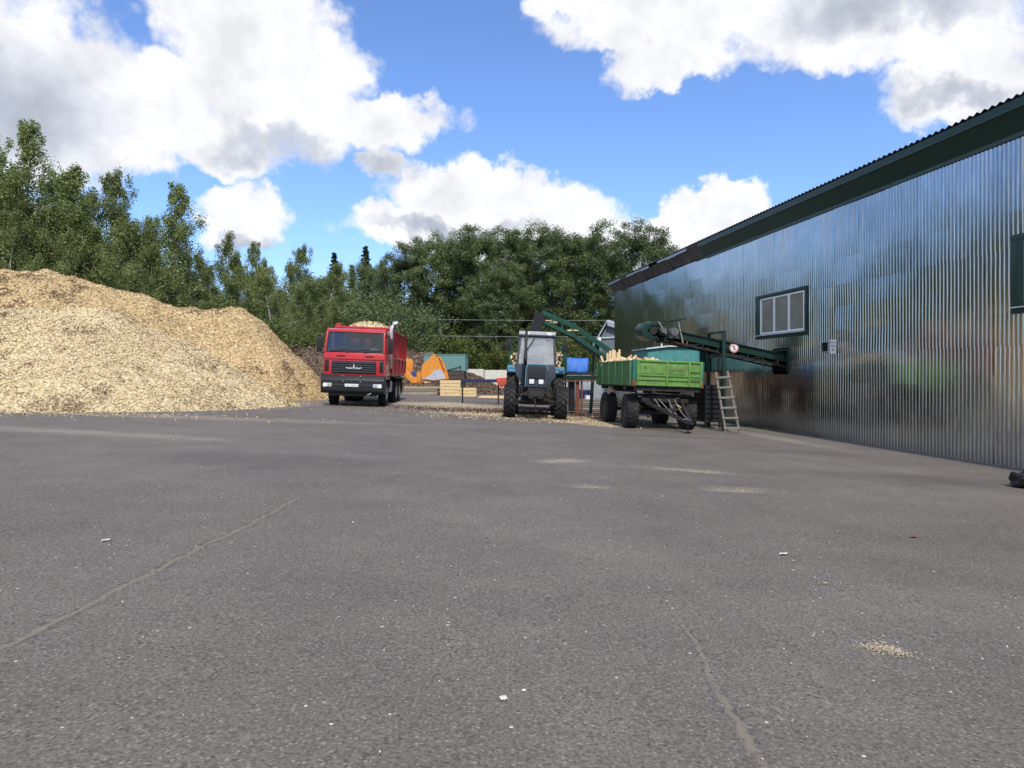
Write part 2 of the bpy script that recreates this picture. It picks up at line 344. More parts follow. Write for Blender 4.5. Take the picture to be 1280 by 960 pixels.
# ------------------------------------------------------------------ ground
def ground_mat():
    m = bpy.data.materials.new('asphalt'); m.use_nodes = True; m.node_tree.nodes.clear(); t = NT(m.node_tree)
    p = t.new('ShaderNodeBsdfPrincipled'); t.link(p.outputs[0], t.new('ShaderNodeOutputMaterial').inputs[0])
    co = t.new('ShaderNodeTexCoord').outputs['Object']
    x, y, z = t.xyz(co)
    big = t.noise(co, .22, 5, .6); mid = t.noise(co, .9, 5, .6); fine = t.noise(co, 55, 3, .65)
    base = t.ramp(big, [(.28, (.117, .098, .079)), (.45, (.131, .112, .092)), (.58, (.144, .125, .103)), (.74, (.160, .141, .118))])
    f = t.mr(mid, .3, .7, .91, 1.09); base = t.mix(1.0, base, t.comb(f, f, f), 'MULTIPLY')
    f = t.mr(fine, .3, .7, .5, 1.5); base = t.mix(1.0, base, t.comb(f, f, f), 'MULTIPLY')
    v = t.new('ShaderNodeTexVoronoi'); v.inputs['Scale'].default_value = 40; t.link(t.vm('ADD', co, t.vm('SCALE', t.noise(co, 30, 2, .5, 'Color'), scale=.03)), v.inputs['Vector'])
    cr = t.xyz(v.outputs['Color'])
    st = t.m('MULTIPLY', t.ss(v.outputs['Distance'], .40, .22), t.ss(cr[0], .55, .62))     # pale aggregate
    base = t.mix(t.m('MULTIPLY', st, .55), base, (.30, .285, .27))
    pit = t.m('MULTIPLY', t.m('MULTIPLY', t.ss(v.outputs['Distance'], .55, .2), t.ss(cr[1], .52, .9)), t.ss(t.noise(co, 1.7, 4, .6), .35, .62))      # pits
    base = t.mix(t.m('MULTIPLY', pit, .75), base, (.038, .036, .036))
    v2 = t.new('ShaderNodeTexVoronoi'); v2.inputs['Scale'].default_value = 13; t.link(co, v2.inputs['Vector'])
    c2 = t.xyz(v2.outputs['Color'])
    wh = t.m('MULTIPLY', t.ss(v2.outputs['Distance'], .15, .08), t.ss(c2[0], .91, .93))
    base = t.mix(wh, base, (.55, .52, .47))
    n1 = t.noise(co, 2.2, 6, .65); n2 = t.noise(co, 14, 4, .6); n3 = t.noise(co, 60, 3, .6)
    nn = t.m('ADD', t.m('ADD', t.m('MULTIPLY', t.m('SUBTRACT', n1, .5), 1.6), t.m('MULTIPLY', t.m('SUBTRACT', n2, .5), 1.1)), t.m('MULTIPLY', t.m('SUBTRACT', n3, .5), 1.4))
    def patch(cx, cy, rx, ry, rot=0):
        u = t.m('SUBTRACT', x, cx); vv = t.m('SUBTRACT', y, cy); c, s = math.cos(rot), math.sin(rot)
        a = t.m('MULTIPLY', t.m('ADD', t.m('MULTIPLY', u, c), t.m('MULTIPLY', vv, s)), 1/rx)
        b = t.m('MULTIPLY', t.m('SUBTRACT', t.m('MULTIPLY', vv, c), t.m('MULTIPLY', u, s)), 1/ry)
        r2 = t.m('ADD', t.m('MULTIPLY', a, a), t.m('MULTIPLY', b, b))
        return t.m('ADD', t.m('SUBTRACT', 1.0, r2), nn)
    def gp(px, py):
        d = 20.0
        for _ in range(30): d = (CAMZ-g((px-640)/F*d))*F/(py-HOR)
        return (px-640)/F*d, d
    def layer(base, lst, col, lo, hi, amt):
        f = None
        for e in lst:
            q = patch(*e); f = q if f is None else t.m('MAXIMUM', f, q)
        return t.mix(t.m('MULTIPLY', t.ss(f, lo, hi), amt), base, col), f
    # oil-dark patches
    P = lambda a, b, rx, ry, r=0: (*gp(a, b), rx, ry, r)
    base, _ = layer(base, [P(1170, 600, 2.4, .9, -.1), P(1010, 566, 1.6, .8), P(650, 512, 3.2, 1.2), P(820, 545, 2.2, .6), P(330, 575, 3, 1.2)], (.062, .055, .048), -.2, 1.8, .65)
    # pale sawdust and sand
    base, _ = layer(base, [P(1102, 813, .20, .13, -.4), P(925, 614, .75, .22), P(735, 609, .5, .18), P(700, 576, 1.0, .5, .6), P(860, 588, 1.3, .35, -.3)], (.50, .43, .31), .35, 2.0, .75)
    base, _ = layer(base, [P(600, 517, 2.2, 1.6), P(690, 520, 2.6, 1.2), P(735, 528, 1.5, 1.0), (-3.4, 34.0, 3.8, 2.4, 0), P(770, 532, 1.2, .8), P(560, 505, 1.8, 3.0)], (.47, .385, .25), -.25, 1.4, .9)
    base, _ = layer(base, [P(250, 522, 9, 1.0), P(370, 505, 1.5, 5.5), P(100, 540, 5, .7, -.2)], (.30, .265, .20), .0, 1.8, .75)
    base, _ = layer(base, [P(1180, 570, 6.5, .5, -1.43), P(960, 546, 5, .6, -1.43)], (.33, .29, .23), .1, 1.9, .7)
    # bark crumbs on the ground behind the tractor
    base, _ = layer(base, [P(640, 500, 3.2, 1.6), P(740, 509, 1.6, 1.0)], (.10, .055, .036), .0, 1.2, .85)
    # filled seams in the paving
    def seam(a, b, wd):
        (x0, y0), (x1, y1) = gp(*a), gp(*b); L = math.hypot(x1-x0, y1-y0); ux, uy = (x1-x0)/L, (y1-y0)/L
        dx_ = t.m('SUBTRACT', x, x0); dy_ = t.m('SUBTRACT', y, y0)
        al = t.m('ADD', t.m('MULTIPLY', dx_, ux), t.m('MULTIPLY', dy_, uy))
        ac = t.m('ABSOLUTE', t.m('ADD', t.m('SUBTRACT', t.m('MULTIPLY', dy_, ux), t.m('MULTIPLY', dx_, uy)), t.m('ADD', t.m('MULTIPLY', t.m('SUBTRACT', mid, .5), .30), t.m('MULTIPLY', t.m('SUBTRACT', n2, .5), .12))))
        k = t.m('MULTIPLY', t.ss(ac, wd, wd*.3), t.m('MULTIPLY', t.ss(al, -.3, .3), t.ss(al, L+.3, L-.3)))
        ed = t.m('MULTIPLY', t.m('MULTIPLY', t.ss(ac, wd*2.2, wd), t.ss(n2, .45, .6)), t.m('MULTIPLY', t.ss(al, -.3, .3), t.ss(al, L+.3, L-.3)))
        return k, ed
    hs = None
    for a, b, wd in (((-20, 822), (375, 622), .03), ((852, 775), (905, 875), .018), ((900, 868), (960, 985), .03), ((760, 505), (1280, 532), .015)):
        k, ed = seam(a, b, wd)
        base = t.mix(t.m('MULTIPLY', ed, .65), base, (.05, .046, .044)); base = t.mix(t.m('MULTIPLY', t.m('MULTIPLY', k, .9), t.ss(n2, .25, .5)), base, (.20, .17, .125))
        hs = k if hs is None else t.m('MAXIMUM', hs, k)
    t.link(base, p.inputs['Base Color'])
    t.put(p.inputs['Roughness'], t.mr(mid, .3, .7, .74, .92)); p.inputs['Specular IOR Level'].default_value = .35
    hgt = t.m('SUBTRACT', t.m('ADD', t.m('MULTIPLY', fine, .5), t.m('MULTIPLY', st, .35)), t.m('MULTIPLY', pit, .9))
    b = t.new('ShaderNodeBump'); b.inputs['Strength'].default_value = .55; b.inputs['Distance'].default_value = .008
    t.link(hgt, b.inputs['Height']); t.link(b.outputs[0], p.inputs['Normal'])
    return m
def sheet(name, xs, ys, z, mat):
    X, Y = np.meshgrid(xs, ys); Z = -.72*np.tanh(X/18.0)+z(X, Y)
    n, mm = X.shape; idx = np.arange(n*mm).reshape(n, mm)
    fs = np.stack([idx[:-1, :-1], idx[:-1, 1:], idx[1:, 1:], idx[1:, :-1]], -1).reshape(-1, 4)
    return mesh_np(name, np.stack([X, Y, Z], -1).reshape(-1, 3), fs, mat, smooth=True)
soil = pm('soil_and_grass', (.075, .085, .035), .95, var=.3, scale=.4, dirt=(.12, .09, .06), dlo=.45, dhi=.7, dscale=.2)
o = sheet('ground', np.concatenate([np.linspace(-900, -70, 12), np.linspace(-60, 60, 61), np.linspace(70, 900, 12)]),
          np.concatenate([np.linspace(-300, -30, 8), np.linspace(-20, 120, 30), np.linspace(140, 1800, 14)]), lambda X, Y: -.02+0*X, soil); tag(o, kind='structure')
o = sheet('asphalt_yard', np.linspace(-40, 30, 141), np.linspace(-12, 66, 157),
          lambda X, Y: .008*(fbm(X*.35, Y*.35, 3)-.5)*np.clip((Y-2)/6, 0, 1), ground_mat()); tag(o, kind='structure')

# ------------------------------------------------------------------ metal hall
HA = math.atan2(.147, 1.0)                     # wall runs 8.4 degrees left of the view axis
HY0 = 4.0; HX0 = 12.54-.147*HY0
def hv(Y): return (Y-HY0)/math.cos(HA)         # depth -> distance along the wall
def hwall(px): return 12.54/((px-640)/F+.147)  # pixel column -> depth on the wall
def galv_mat():
    m = bpy.data.materials.new('galvanised_sheet'); m.use_nodes = True; m.node_tree.nodes.clear(); t = NT(m.node_tree)
    p = t.new('ShaderNodeBsdfPrincipled'); t.link(p.outputs[0], t.new('ShaderNodeOutputMaterial').inputs[0])
    co = t.new('ShaderNodeTexCoord').outputs['Object']; rnd = t.new('ShaderNodeObjectInfo').outputs['Random']
    co2 = t.vm('ADD', co, t.comb(rnd, t.m('MULTIPLY', rnd, 37.0), 0.0))
    st = t.noise(t.vm('MULTIPLY', co2, (1, 9, .5)), 3.0, 5, .6)
    bl = t.noise(co2, 1.3, 5, .6)
    f = t.mr(st, .3, .7, .74, 1.14); b = t.mr(bl, .3, .7, .92, 1.06); rr = t.mr(rnd, 0, 1, .92, 1.06)
    v = t.m('MULTIPLY', t.m('MULTIPLY', f, b), rr)
    col = t.mix(1.0, (.45, .48, .49), t.comb(v, v, v), 'MULTIPLY')
    zz = t.xyz(co)[2]
    sp = t.m('MULTIPLY', t.ss(t.noise(co2, 26, 4, .6), .62, .72), .5)
    col = t.mix(sp, col, (.75, .77, .78))
    mud = t.m('MULTIPLY', t.ss(t.m('ADD', zz, t.m('MULTIPLY', st, .5)), .75, -.35), .75)
    col = t.mix(mud, col, (.33, .30, .27))
    t.link(col, p.inputs['Base Color']); p.inputs['Metallic'].default_value = 1.0
    t.put(p.inputs['Roughness'], t.m('ADD', t.mr(st, .3, .7, .12, .21), t.m('MULTIPLY', mud, .5)))
    bp = t.new('ShaderNodeBump'); bp.inputs['Strength'].default_value = .14; bp.inputs['Distance'].default_value = .03
    t.link(t.noise(t.vm('MULTIPLY', co2, (1, 2.2, .55)), 2.2, 3, .5), bp.inputs['Height']); t.link(bp.outputs[0], p.inputs['Normal'])
    return m
GALV = galv_mat()
hall = empty('metal_hall', (HX0, HY0, 0), (0, 0, HA), 'long hall clad in shiny corrugated galvanised sheets with dark green eave', 'building')
HL = hv(43.3); HT = 6.45; HW = 15.0
PITCH = .115; DEP = .0105
def wave(v):                                   # trapezoid rib profile, outward is -x
    q = (v/PITCH) % 1.0
    a = 0 if q < .30 else (q-.30)/.2 if q < .5 else 1 if q < .80 else 1-(q-.8)/.2
    return -DEP*a
w1a, w1b = hv(hwall(1010)), hv(hwall(947)); w2b = hv(hwall(1268)); w2a = w2b-3.2
cv = hv(hwall(985))
HOLES = [(w1a, w1b, 2.84, 4.28), (w2a, w2b, 2.84, 4.36), (cv-.05, cv+.95, 1.55, 2.42)]
ROWS = [(-.55, 2.22, 0.0), (2.14, 4.2, -.006), (4.12, HT, -.012)]
SW = PITCH*10
ncol = int(math.ceil(HL/SW))
def sheet_mesh(v0, v1, z0, z1, holes, bend):
    vs = sorted(set([round(v0+k*PITCH+q*PITCH, 4) for k in range(-1, 11) for q in (0, .3, .5, .8) if v0-1e-4 <= v0+k*PITCH+q*PITCH <= v1+1e-4]+[v0, v1]+[x for h in holes for x in h[:2] if v0 < x < v1]))
    zs = sorted(set(list(np.linspace(z0, z1, 4))+[x for h in holes for x in h[2:] if z0 < x < z1]))
    V = []; Fc = []
    for v in vs:
        for z in zs:
            dx_ = wave(v)+bend*math.sin(5*z+v*1.7)*.004
            V.append((dx_, v-v0, z))
    nz = len(zs)
    for i in range(len(vs)-1):
        for j in range(nz-1):
            vc = (vs[i]+vs[i+1])/2; zc = (zs[j]+zs[j+1])/2
            if any(h[0] < vc < h[1] and h[2] < zc < h[3] for h in holes): continue
            Fc.append((i*nz+j, i*nz+j+1, (i+1)*nz+j+1, (i+1)*nz+j))
    us = sorted({i for f in Fc for i in f}); rm = {o_: i for i, o_ in enumerate(us)}; V = [V[i] for i in us]; Fc = [tuple(rm[i] for i in f) for f in Fc]
    me = bpy.data.meshes.new('wall_sheet'); me.from_pydata(V, [], Fc); me.update(); me.materials.append(GALV); return me
cache = {}
for r, (z0, z1, off) in enumerate(ROWS):
    for c in range(ncol):
        v0 = c*SW; v1 = min(HL, v0+SW+.02)
        hs = [h for h in HOLES if h[0] < v1 and h[1] > v0 and h[2] < z1 and h[3] > z0]
        if hs or v1 == HL: me = sheet_mesh(v0, v1, z0, z1, hs, 1)
        else:
            key = (r, c % 5)
            if key not in cache: cache[key] = sheet_mesh(v0, v1, z0, z1, [], .4+.5*(c % 5))
            me = cache[key]
        o = bpy.data.objects.new('wall_sheet', me); C.objects.link(o); o.parent = hall
        zc = (z0+z1)/2; ty = random.uniform(-.0022, .0022); tz = random.uniform(-.002, .002)
        M = Matrix.Translation((off+.003*(c % 2), v0, zc)) @ Matrix.Rotation(ty, 4, 'Y') @ Matrix.Rotation(tz, 4, 'Z') @ Matrix.Translation((0, 0, -zc))
        o.matrix_local = M
# structure behind the sheets
inner = pm('hall_inner', (.22, .22, .2), .9, var=.15)
mb = MB(); mb.box(.05, HW, HL-.2, HL-.02, -.55, HT-.2); mb.box(.05, HW, 0, .18, -.55, HT-.2); mb.box(HW, HW+.15, 0, HL, -.55, HT-1.6)
mb.build('end_wall', inner, hall)
mb = MB()
for h0, h1 in ((0, w2a-.1), (w2b+.1, w1a-.1), (w1b+.1, HL-.25)):
    for zz in (.3, 2.6, 4.6, 6.2): mb.box(.03, .15, h0, h1, zz, zz+.1)
mb.build('girts', inner, hall)
MB().box(.2, HW, .2, HL-.2, -.5, -.42).build('floor_slab', inner, hall)
# roof: single pitch falling away from the yard, corrugated edge on show
OV = .44; RS = math.tan(R(9))
def rz(x): return 7.02-RS*(x+OV)
V = []; Fc = []; vv = np.arange(-.3, HL+.1, .05)
for v in vv:
    wz_ = .028*math.sin(2*math.pi*v/.20)
    for x in (-OV, HW+.6):
        V += [(x, v, rz(x)+.05+wz_), (x, v, rz(x)+.035+wz_)]
for i in range(len(vv)-1):
    a = i*4; b = a+4
    Fc += [(a, b, b+2, a+2), (a+1, a+3, b+3, b+1), (a, a+1, b+1, b), (a+2, b+2, b+3, a+3)]
mb = MB(); mb.add(V, Fc); roof = mb.build('roof', pm('roof_dark', (.025, .025, .03), .6, var=.3, dirt=(.06, .06, .055)), hall)
GE = hv(30)                                    # green fascia and soffit end here, bare boards beyond
mb = MB(); mb.box(-OV+.02, -OV+.05, -.2, GE, rz(-OV)-.17, rz(-OV)-.005); mb.build('fascia', TRIMG, hall)
mb = MB(); mb.box(-OV+.012, -OV+.055, -.2, GE, rz(-OV)-.192, rz(-OV)-.172); mb.build('drip_edge', TRIML, hall)
mb = MB(); mb.prism([(-OV+.05, rz(-OV)-.16), (-.06, HT+.02), (-.03, HT+.03), (-OV+.08, rz(-OV)-.14)], 'y', -.2, GE); mb.build('soffit', TRIMG, hall)
mb = MB(); mb.box(-.055, -.035, -.2, GE, HT-.07, HT+.06); mb.build('wall_trim', TRIML, hall)
bw = pm('weathered_board', (.085, .075, .07), .85, var=.3, scale=3, dirt=(.16, .15, .14), dlo=.55, dhi=.75)
nb = 11; L = (HL-GE)/nb
for k in range(nb):
    a = GE+k*L+.02; b = a+L-.05
    MB().prism([(-OV+.05, rz(-OV)-.10), (-.05, HT-.02+.03*(k % 3)), (-.02, HT+.03*(k % 3)), (-OV+.08, rz(-OV)-.09)], 'y', a, b).build('soffit_board', bw, hall)
    if k != 4: MB().box(-OV+.02, -OV+.05, a, b+.03, rz(-OV)-.10-.02*(k % 3), rz(-OV)-.005).build('fascia_board', GALVP if k % 4 else bw, hall)
# windows
def window(va, vb, za, zb, sill=True):
    o = MB()
    t_ = .16
    o.box(-.07, .06, va-.02, vb+.02, zb-.09, zb+.04); o.box(-.07, .06, va-.02, vb+.02, za-.06, za+.10)
    o.box(-.07, .06, va-.02, va+.10, za+.1, zb-.09); o.box(-.07, .06, vb-.30, vb+.02, za+.1, zb-.09)
    wn = o.build('window', TRIMG, hall, .006)
    ia, ib, iz, it = va+.10, vb-.30, za+.10, zb-.09
    f = MB(); f.box(-.06, .0, ia, ib, it-.05, it); f.box(-.06, .0, ia, ib, iz, iz+.06)
    for k in range(4):
        c = ia+(ib-ia)*k/3; c = min(max(c, ia+.035), ib-.035); f.box(-.064, .002, c-.04, c+.04, iz+.06, it-.05)
    f.build('frame', FRAMEW, wn, .005)
    for k in range(3):
        a = ia+(ib-ia)*k/3; b = ia+(ib-ia)*(k+1)/3
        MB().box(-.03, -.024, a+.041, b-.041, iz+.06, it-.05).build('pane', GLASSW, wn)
    if sill: MB().prism([(-.16, iz-.035), (0.0, iz-.004), (0.0, iz-.02), (-.16, iz-.05)], 'y', va+.06, vb-.02).build('sill', WHITE, wn)
window(w1a, w1b, 2.84, 4.28); window(w2a, w2b, 2.84, 4.36)
for k in range(3): tag(MB().tube([(3.0+2.5*k, w1a-.6, 4.45), (3.0+2.5*k, w1a+1.4, 4.45)], .025, 8).build('lamp_and_fill_tube', bpy.data.materials.get('tube_light') or emit('tube_light', (1, 1, .92), 14), hall), 'lit fluorescent tube behind the window, one of a row partly added for brightness')  # one real lamp, the extra tubes are added to brighten the interior
# vent hole with a paper notice
vb_ = hv(hwall(1030)); va_ = hv(hwall(1039))
mb = MB(); zc = 2.36
mb.box(-.10, -.01, va_, vb_, zc+.13, zc+.16); mb.box(-.10, -.01, va_, vb_, zc-.16, zc-.13); mb.box(-.10, -.01, vb_-.02, vb_, zc-.13, zc+.13); mb.box(-.10, -.01, va_, va_+.02, zc-.13, zc+.13)
vt = mb.build('vent_box', GALVP, hall); MB().box(-.05, -.02, va_+.02, vb_-.02, zc-.13, zc+.13).build('vent_opening', pm('hole_shade_black', (.006, .006, .006), .95), vt)  # black slab put in for the shade inside the hole
pa = hv(hwall(1047))
nt_ = empty('paper_notice', hall.matrix_basis @ Vector((-.045, (pa+va_)/2, zc)) if False else (Matrix.Translation(hall.location) @ Matrix.Rotation(HA, 4, 'Z') @ Vector((-.04, (pa+va_)/2, zc))), (0, 0, HA),
            'white paper notice with grey lines fixed beside the black vent opening', 'notice')
hw = (va_-pa)/2
MB().box(-.004, .004, -hw, hw, -.21, .20, Matrix.Rotation(.03, 4, 'X')).build('sheet', WHITE, nt_)
ink = pm('ink_grey', (.12, .12, .16), .8)
mb = MB()
for zz, a, b, hh in ((.115, -.8, .7, .016), (.02, -.75, .75, .011), (-.005, -.7, .5, .009)): mb.box(-.009, -.005, a*hw, b*hw, zz, zz+hh)
mb.lathe([(.0, -.009), (.035, -.009), (.035, -.005), (0, -.005)], (0, 0, -.09), 'x', 10)
mb.build('print', ink, nt_)

# ------------------------------------------------------------------ wood chip piles
def pile_mat(name, a, b, c):
    m = bpy.data.materials.new(name); m.use_nodes = True; m.node_tree.nodes.clear(); t = NT(m.node_tree)
    p = t.new('ShaderNodeBsdfPrincipled'); t.link(p.outputs[0], t.new('ShaderNodeOutputMaterial').inputs[0])
    co = t.new('ShaderNodeTexCoord').outputs['Object']
    v = t.new('ShaderNodeTexVoronoi'); v.inputs['Scale'].default_value = 16; t.link(t.vm('MULTIPLY', co, (1, 1, 1.8)), v.inputs['Vector'])
    r = t.xyz(v.outputs['Color'])[0]
    col = t.ramp(r, [(0, c), (.22, b), (.6, a), (1, tuple(min(1, q*1.15) for q in a))])
    big = t.mr(t.noise(co, .5, 4, .6), .3, .7, .85, 1.1); col = t.mix(1.0, col, t.comb(big, big, big), 'MULTIPLY')
    t.link(col, p.inputs['Base Color']); p.inputs['Roughness'].default_value = .9; p.inputs['Specular IOR Level'].default_value = .2
    return m
def chips_on(mound_v, mound_f, n, size, seed, keep=None):
    r = np.random.default_rng(seed)
    a = mound_v[mound_f[:, 0]]; b = mound_v[mound_f[:, 1]]; c = mound_v[mound_f[:, 2]]; d = mound_v[mound_f[:, 3]]
    nrm = np.cross(c-a, d-b); ar = np.linalg.norm(nrm, axis=1); nrm /= ar[:, None]+1e-9
    wgt = ar.copy()
    if keep is not None: wgt *= keep((a+c)/2, nrm)
    wgt /= wgt.sum(); k = r.choice(len(a), n, p=wgt)
    u = r.random((n, 1)); v = r.random((n, 1))
    P = (a[k]*(1-u)+b[k]*u)*(1-v)+(d[k]*(1-u)+c[k]*u)*v
    N = nrm[k]+r.normal(0, .45, (n, 3)); N /= np.linalg.norm(N, axis=1)[:, None]
    T = np.cross(N, r.normal(0, 1, (n, 3))); T /= np.linalg.norm(T, axis=1)[:, None]; B = np.cross(N, T)
    L = size*r.uniform(.5, 1.35, (n, 1)); Wd = L*r.uniform(.28, .55, (n, 1))
    P = P+nrm[k]*r.uniform(.0, .03, (n, 1))
    V = np.stack([P-T*L-B*Wd*.6, P+T*L*.8-B*Wd, P+T*L+B*Wd*.7, P-T*L*.7+B*Wd], 1).reshape(-1, 3)
    return V, np.arange(4*n).reshape(n, 4)
def heap(name, ridges, x0, x1, y0, y1, step, seed, rough=.35, base=0.0):
    xs = np.arange(x0, x1, step); ys = np.arange(y0, y1, step); X, Y = np.meshgrid(xs, ys)
    wob = (fbm(X*.45, Y*.45, seed)-.47)*1.1; Hm = np.full(X.shape, -9.0)
    for (ax, ay, ah, bx, by, bh, sl_) in ridges:
        L2 = (bx-ax)**2+(by-ay)**2+1e-9; tt = np.clip(((X-ax)*(bx-ax)+(Y-ay)*(by-ay))/L2, 0, 1)
        d = np.hypot(X-(ax+tt*(bx-ax)), Y-(ay+tt*(by-ay)))
        h = ah+(bh-ah)*tt-sl_*(np.sqrt(d*d+.7**2)-.7)
        Hm = np.maximum(Hm, h)
    hn = Hm+wob*np.clip(Hm*.5, .2, 1)*rough*1.6+(fbm(X*2.3, Y*2.3, seed+9)-.47)*rough*.9-np.clip(fbm(X*.9+.35*Y, Y*.25, seed+4)-.56, 0, 1)*rough*2*np.clip(Hm, 0, 1)
    Gz = -.72*np.tanh(X/18.0); Z = Gz+hn
    n, mm = X.shape; idx = np.arange(n*mm).reshape(n, mm)
    fs = np.stack([idx[:-1, :-1], idx[:-1, 1:], idx[1:, 1:], idx[1:, :-1]], -1).reshape(-1, 4)
    mx = hn.ravel()[fs].max(1); fs = fs[mx > -.03]
    Z = np.maximum(Z, Gz-.03)
    V = np.stack([X, Y, Z], -1).reshape(-1, 3)
    used = np.unique(fs); remap = np.full(len(V), -1); remap[used] = np.arange(len(used))
    return V[used], remap[fs]
front_view = lambda c, n: np.where((n[:, 1] < .25) & (c[:, 0]/c[:, 1] > -.85), 1.0, .08)
def chip_pile(label, ridges, x0, x1, y0, y1, seed, n, cols, name='wood_chip_pile', size=.05, step=.22, cat='wood chip pile', chipname='wood_chips', rough=.35, clump=0):
    v, f = heap(name, ridges, x0, x1, y0, y1, step, seed, rough)
    root = empty(name, (0, 0, 0), label=label, cat=cat)
    mesh_np('mound', v, f, pile_mat(name+'_mound', *cols), root, smooth=True)
    cvv, cf = chips_on(v, f, n, size, seed, front_view)
    a, b, c = cols
    mt = island(name+'_chip', [(0, c), (.10, tuple(.5*(x+y) for x, y in zip(b, c))), (.32, b), (.7, a), (1, tuple(min(.86, q*1.18) for q in a))], .85, nscale=.45, clump=clump)
    o = mesh_np(chipname, cvv, cf, mt, root); tag(o, kind='stuff')
    return root
PALE = ((.72, .60, .375), (.61, .485, .28), (.22, .16, .09))
TAN = ((.62, .48, .265), (.50, .36, .18), (.16, .105, .06))
chip_pile('pale fresh wood chip pile with a level top spreading onto the asphalt', [(-40, 29.5, 3.6, -15.6, 26.6, 3.42, .60), (-15.6, 26.6, 3.40, -13.4, 28.0, 2.55, .62), (-13.4, 28.0, 2.55, -11.5, 29.2, .95, .62)],
          -46, -6.5, 18, 42, 11, 150000, PALE, size=.044, clump=.45, rough=.42)
chip_pile('taller tan wood chip pile rising behind the pale one beside the red truck', [(-40, 37, 6.1, -26, 35, 5.9, .66), (-26, 35, 5.9, -22.3, 34.5, 6.05, .66), (-22.3, 34.5, 6.05, -18.2, 35.5, 5.0, .72), (-18.2, 35.5, 5.0, -16, 36, 4.4, .85), (-16, 36, 4.4, -13.9, 36.3, 4.3, .95)],
          -48, -7.4, 24, 50, 23, 110000, TAN, name='wood_chip_pile', size=.05, clump=.85, rough=.42)
BARK = ((.19, .135, .095), (.10, .066, .045), (.03, .02, .015))
chip_pile('dark brown bark heap behind the red truck and orange loader bucket', [(-22, 56, 3.3, -12, 57, 3.1, .7), (-12, 57, 3.1, -6.8, 58, 3.05, .7)], -30, -2, 50, 64, 31, 42000, BARK, name='bark_heap', size=.13, step=.3, cat='bark heap', chipname='bark_pieces', rough=.6)
chip_pile('low dark bark heap in front of the white concrete fence', [(-4.3, 60, 1.75, -3.3, 61, 1.35, .62), (-2.0, 57, .45, -.8, 57, .35, .35)], -9, 3, 54, 68, 37, 16000, BARK, name='bark_heap', size=.11, step=.25, cat='bark heap', chipname='bark_pieces', rough=.5)
# loose chips strewn over the yard
def strew(spots, size, seed, name, mat, label, flat=.35):
    r = np.random.default_rng(seed); Ps = []
    for (cx, cy, sx, sy, n) in spots: Ps.append(np.stack([r.normal(cx, sx, n), r.normal(cy, sy, n)], 1))
    P = np.concatenate(Ps); n = len(P); z = -.72*np.tanh(P[:, 0]/18)+.008+r.random(n)*.012
    P = np.column_stack([P, z]); N = np.array([0, 0, 1.0])+r.normal(0, flat, (n, 3)); N /= np.linalg.norm(N, axis=1)[:, None]
    T = np.cross(N, r.normal(0, 1, (n, 3))); T /= np.linalg.norm(T, axis=1)[:, None]; B = np.cross(N, T)
    L = size*r.uniform(.3, 1.2, (n, 1)); Wd = L*r.uniform(.3, .7, (n, 1))
    V = np.stack([P-T*L-B*Wd*.6, P+T*L*.8-B*Wd, P+T*L+B*Wd*.7, P-T*L*.7+B*Wd], 1).reshape(-1, 3)
    return tag(mesh_np(name, V, np.arange(4*n).reshape(n, 4), mat), label, name.replace('_', ' '), kind='stuff')
strew([(.9, 27, 2.4, 1.6, 4600), (-2.2, 32, 2.0, 2.2, 2600), (3.0, 25.5, 1.2, 1.0, 2600), (-.5, 24.6, 1.5, .5, 700), (-9.6, 27.5, .9, 3.0, 900), (-12.5, 20.6, 2.5, .55, 1800), (-18, 19.5, 4, .6, 1200), (-8.6, 33, .7, 2.5, 500)],
      .026, 51, 'loose_wood_chips', island('loose_chip', [(0, (.30, .21, .11)), (.4, (.52, .39, .2)), (1, (.70, .56, .33))]), 'loose pale wood chips and sawdust scattered over the asphalt')
def gq(px, py):
    d = 20.0
    for _ in range(30): d = (CAMZ-g((px-640)/F*d))*F/(py-HOR)
    return (px-640)/F*d, d
strew([(*gq(a_, b_), sx_, sy_, n_) for a_, b_, sx_, sy_, n_ in ((735, 609, .18, .12, 500), (760, 600, .15, .25, 160), (700, 574, .3, .3, 350), (715, 586, .35, .5, 260), (925, 613, .30, .12, 700), (905, 611, .2, .1, 250), (862, 588, .5, .3, 500), (1100, 812, .06, .05, 420), (1120, 818, .05, .04, 200), (600, 515, 1.2, .8, 2500), (690, 522, 1.5, .6, 2500), (560, 500, 1.0, 1.5, 1200))],
      .0065, 52, 'sawdust', island('sawdust_flake', [(0, (.36, .28, .17)), (.5, (.52, .43, .28)), (1, (.66, .57, .40))]), 'fine pale sawdust drifted in small patches over the asphalt', .15)
strew([(2, 14, 7, 5, 260), (0, 7, 4, 3, 40)], .014, 53, 'loose_wood_splinters', island('splinter', [(0, (.2, .14, .08)), (.5, (.45, .35, .2)), (1, (.68, .58, .4))]), 'tiny wood splinters scattered over the open asphalt')
strew([(0, 7, 6, 4, 1500), (1, 4.2, 2.5, 1.2, 700), (2, 13, 9, 6, 700)], .006, 57, 'fine_gravel', island('grit', [(0, (.12, .11, .10)), (.6, (.33, .31, .28)), (1, (.7, .68, .63))]), 'fine pale grit strewn over the asphalt', .6)
strew([(-.2, 29.4, 2.2, .8, 1800), (3.0, 29.2, .8, .7, 900)], .06, 59, 'bark_crumbs', island('crumb', [(0, (.04, .025, .018)), (.6, (.12, .065, .04)), (1, (.22, .14, .09))]), 'dark bark crumbs on the ground behind the tractor', .7)

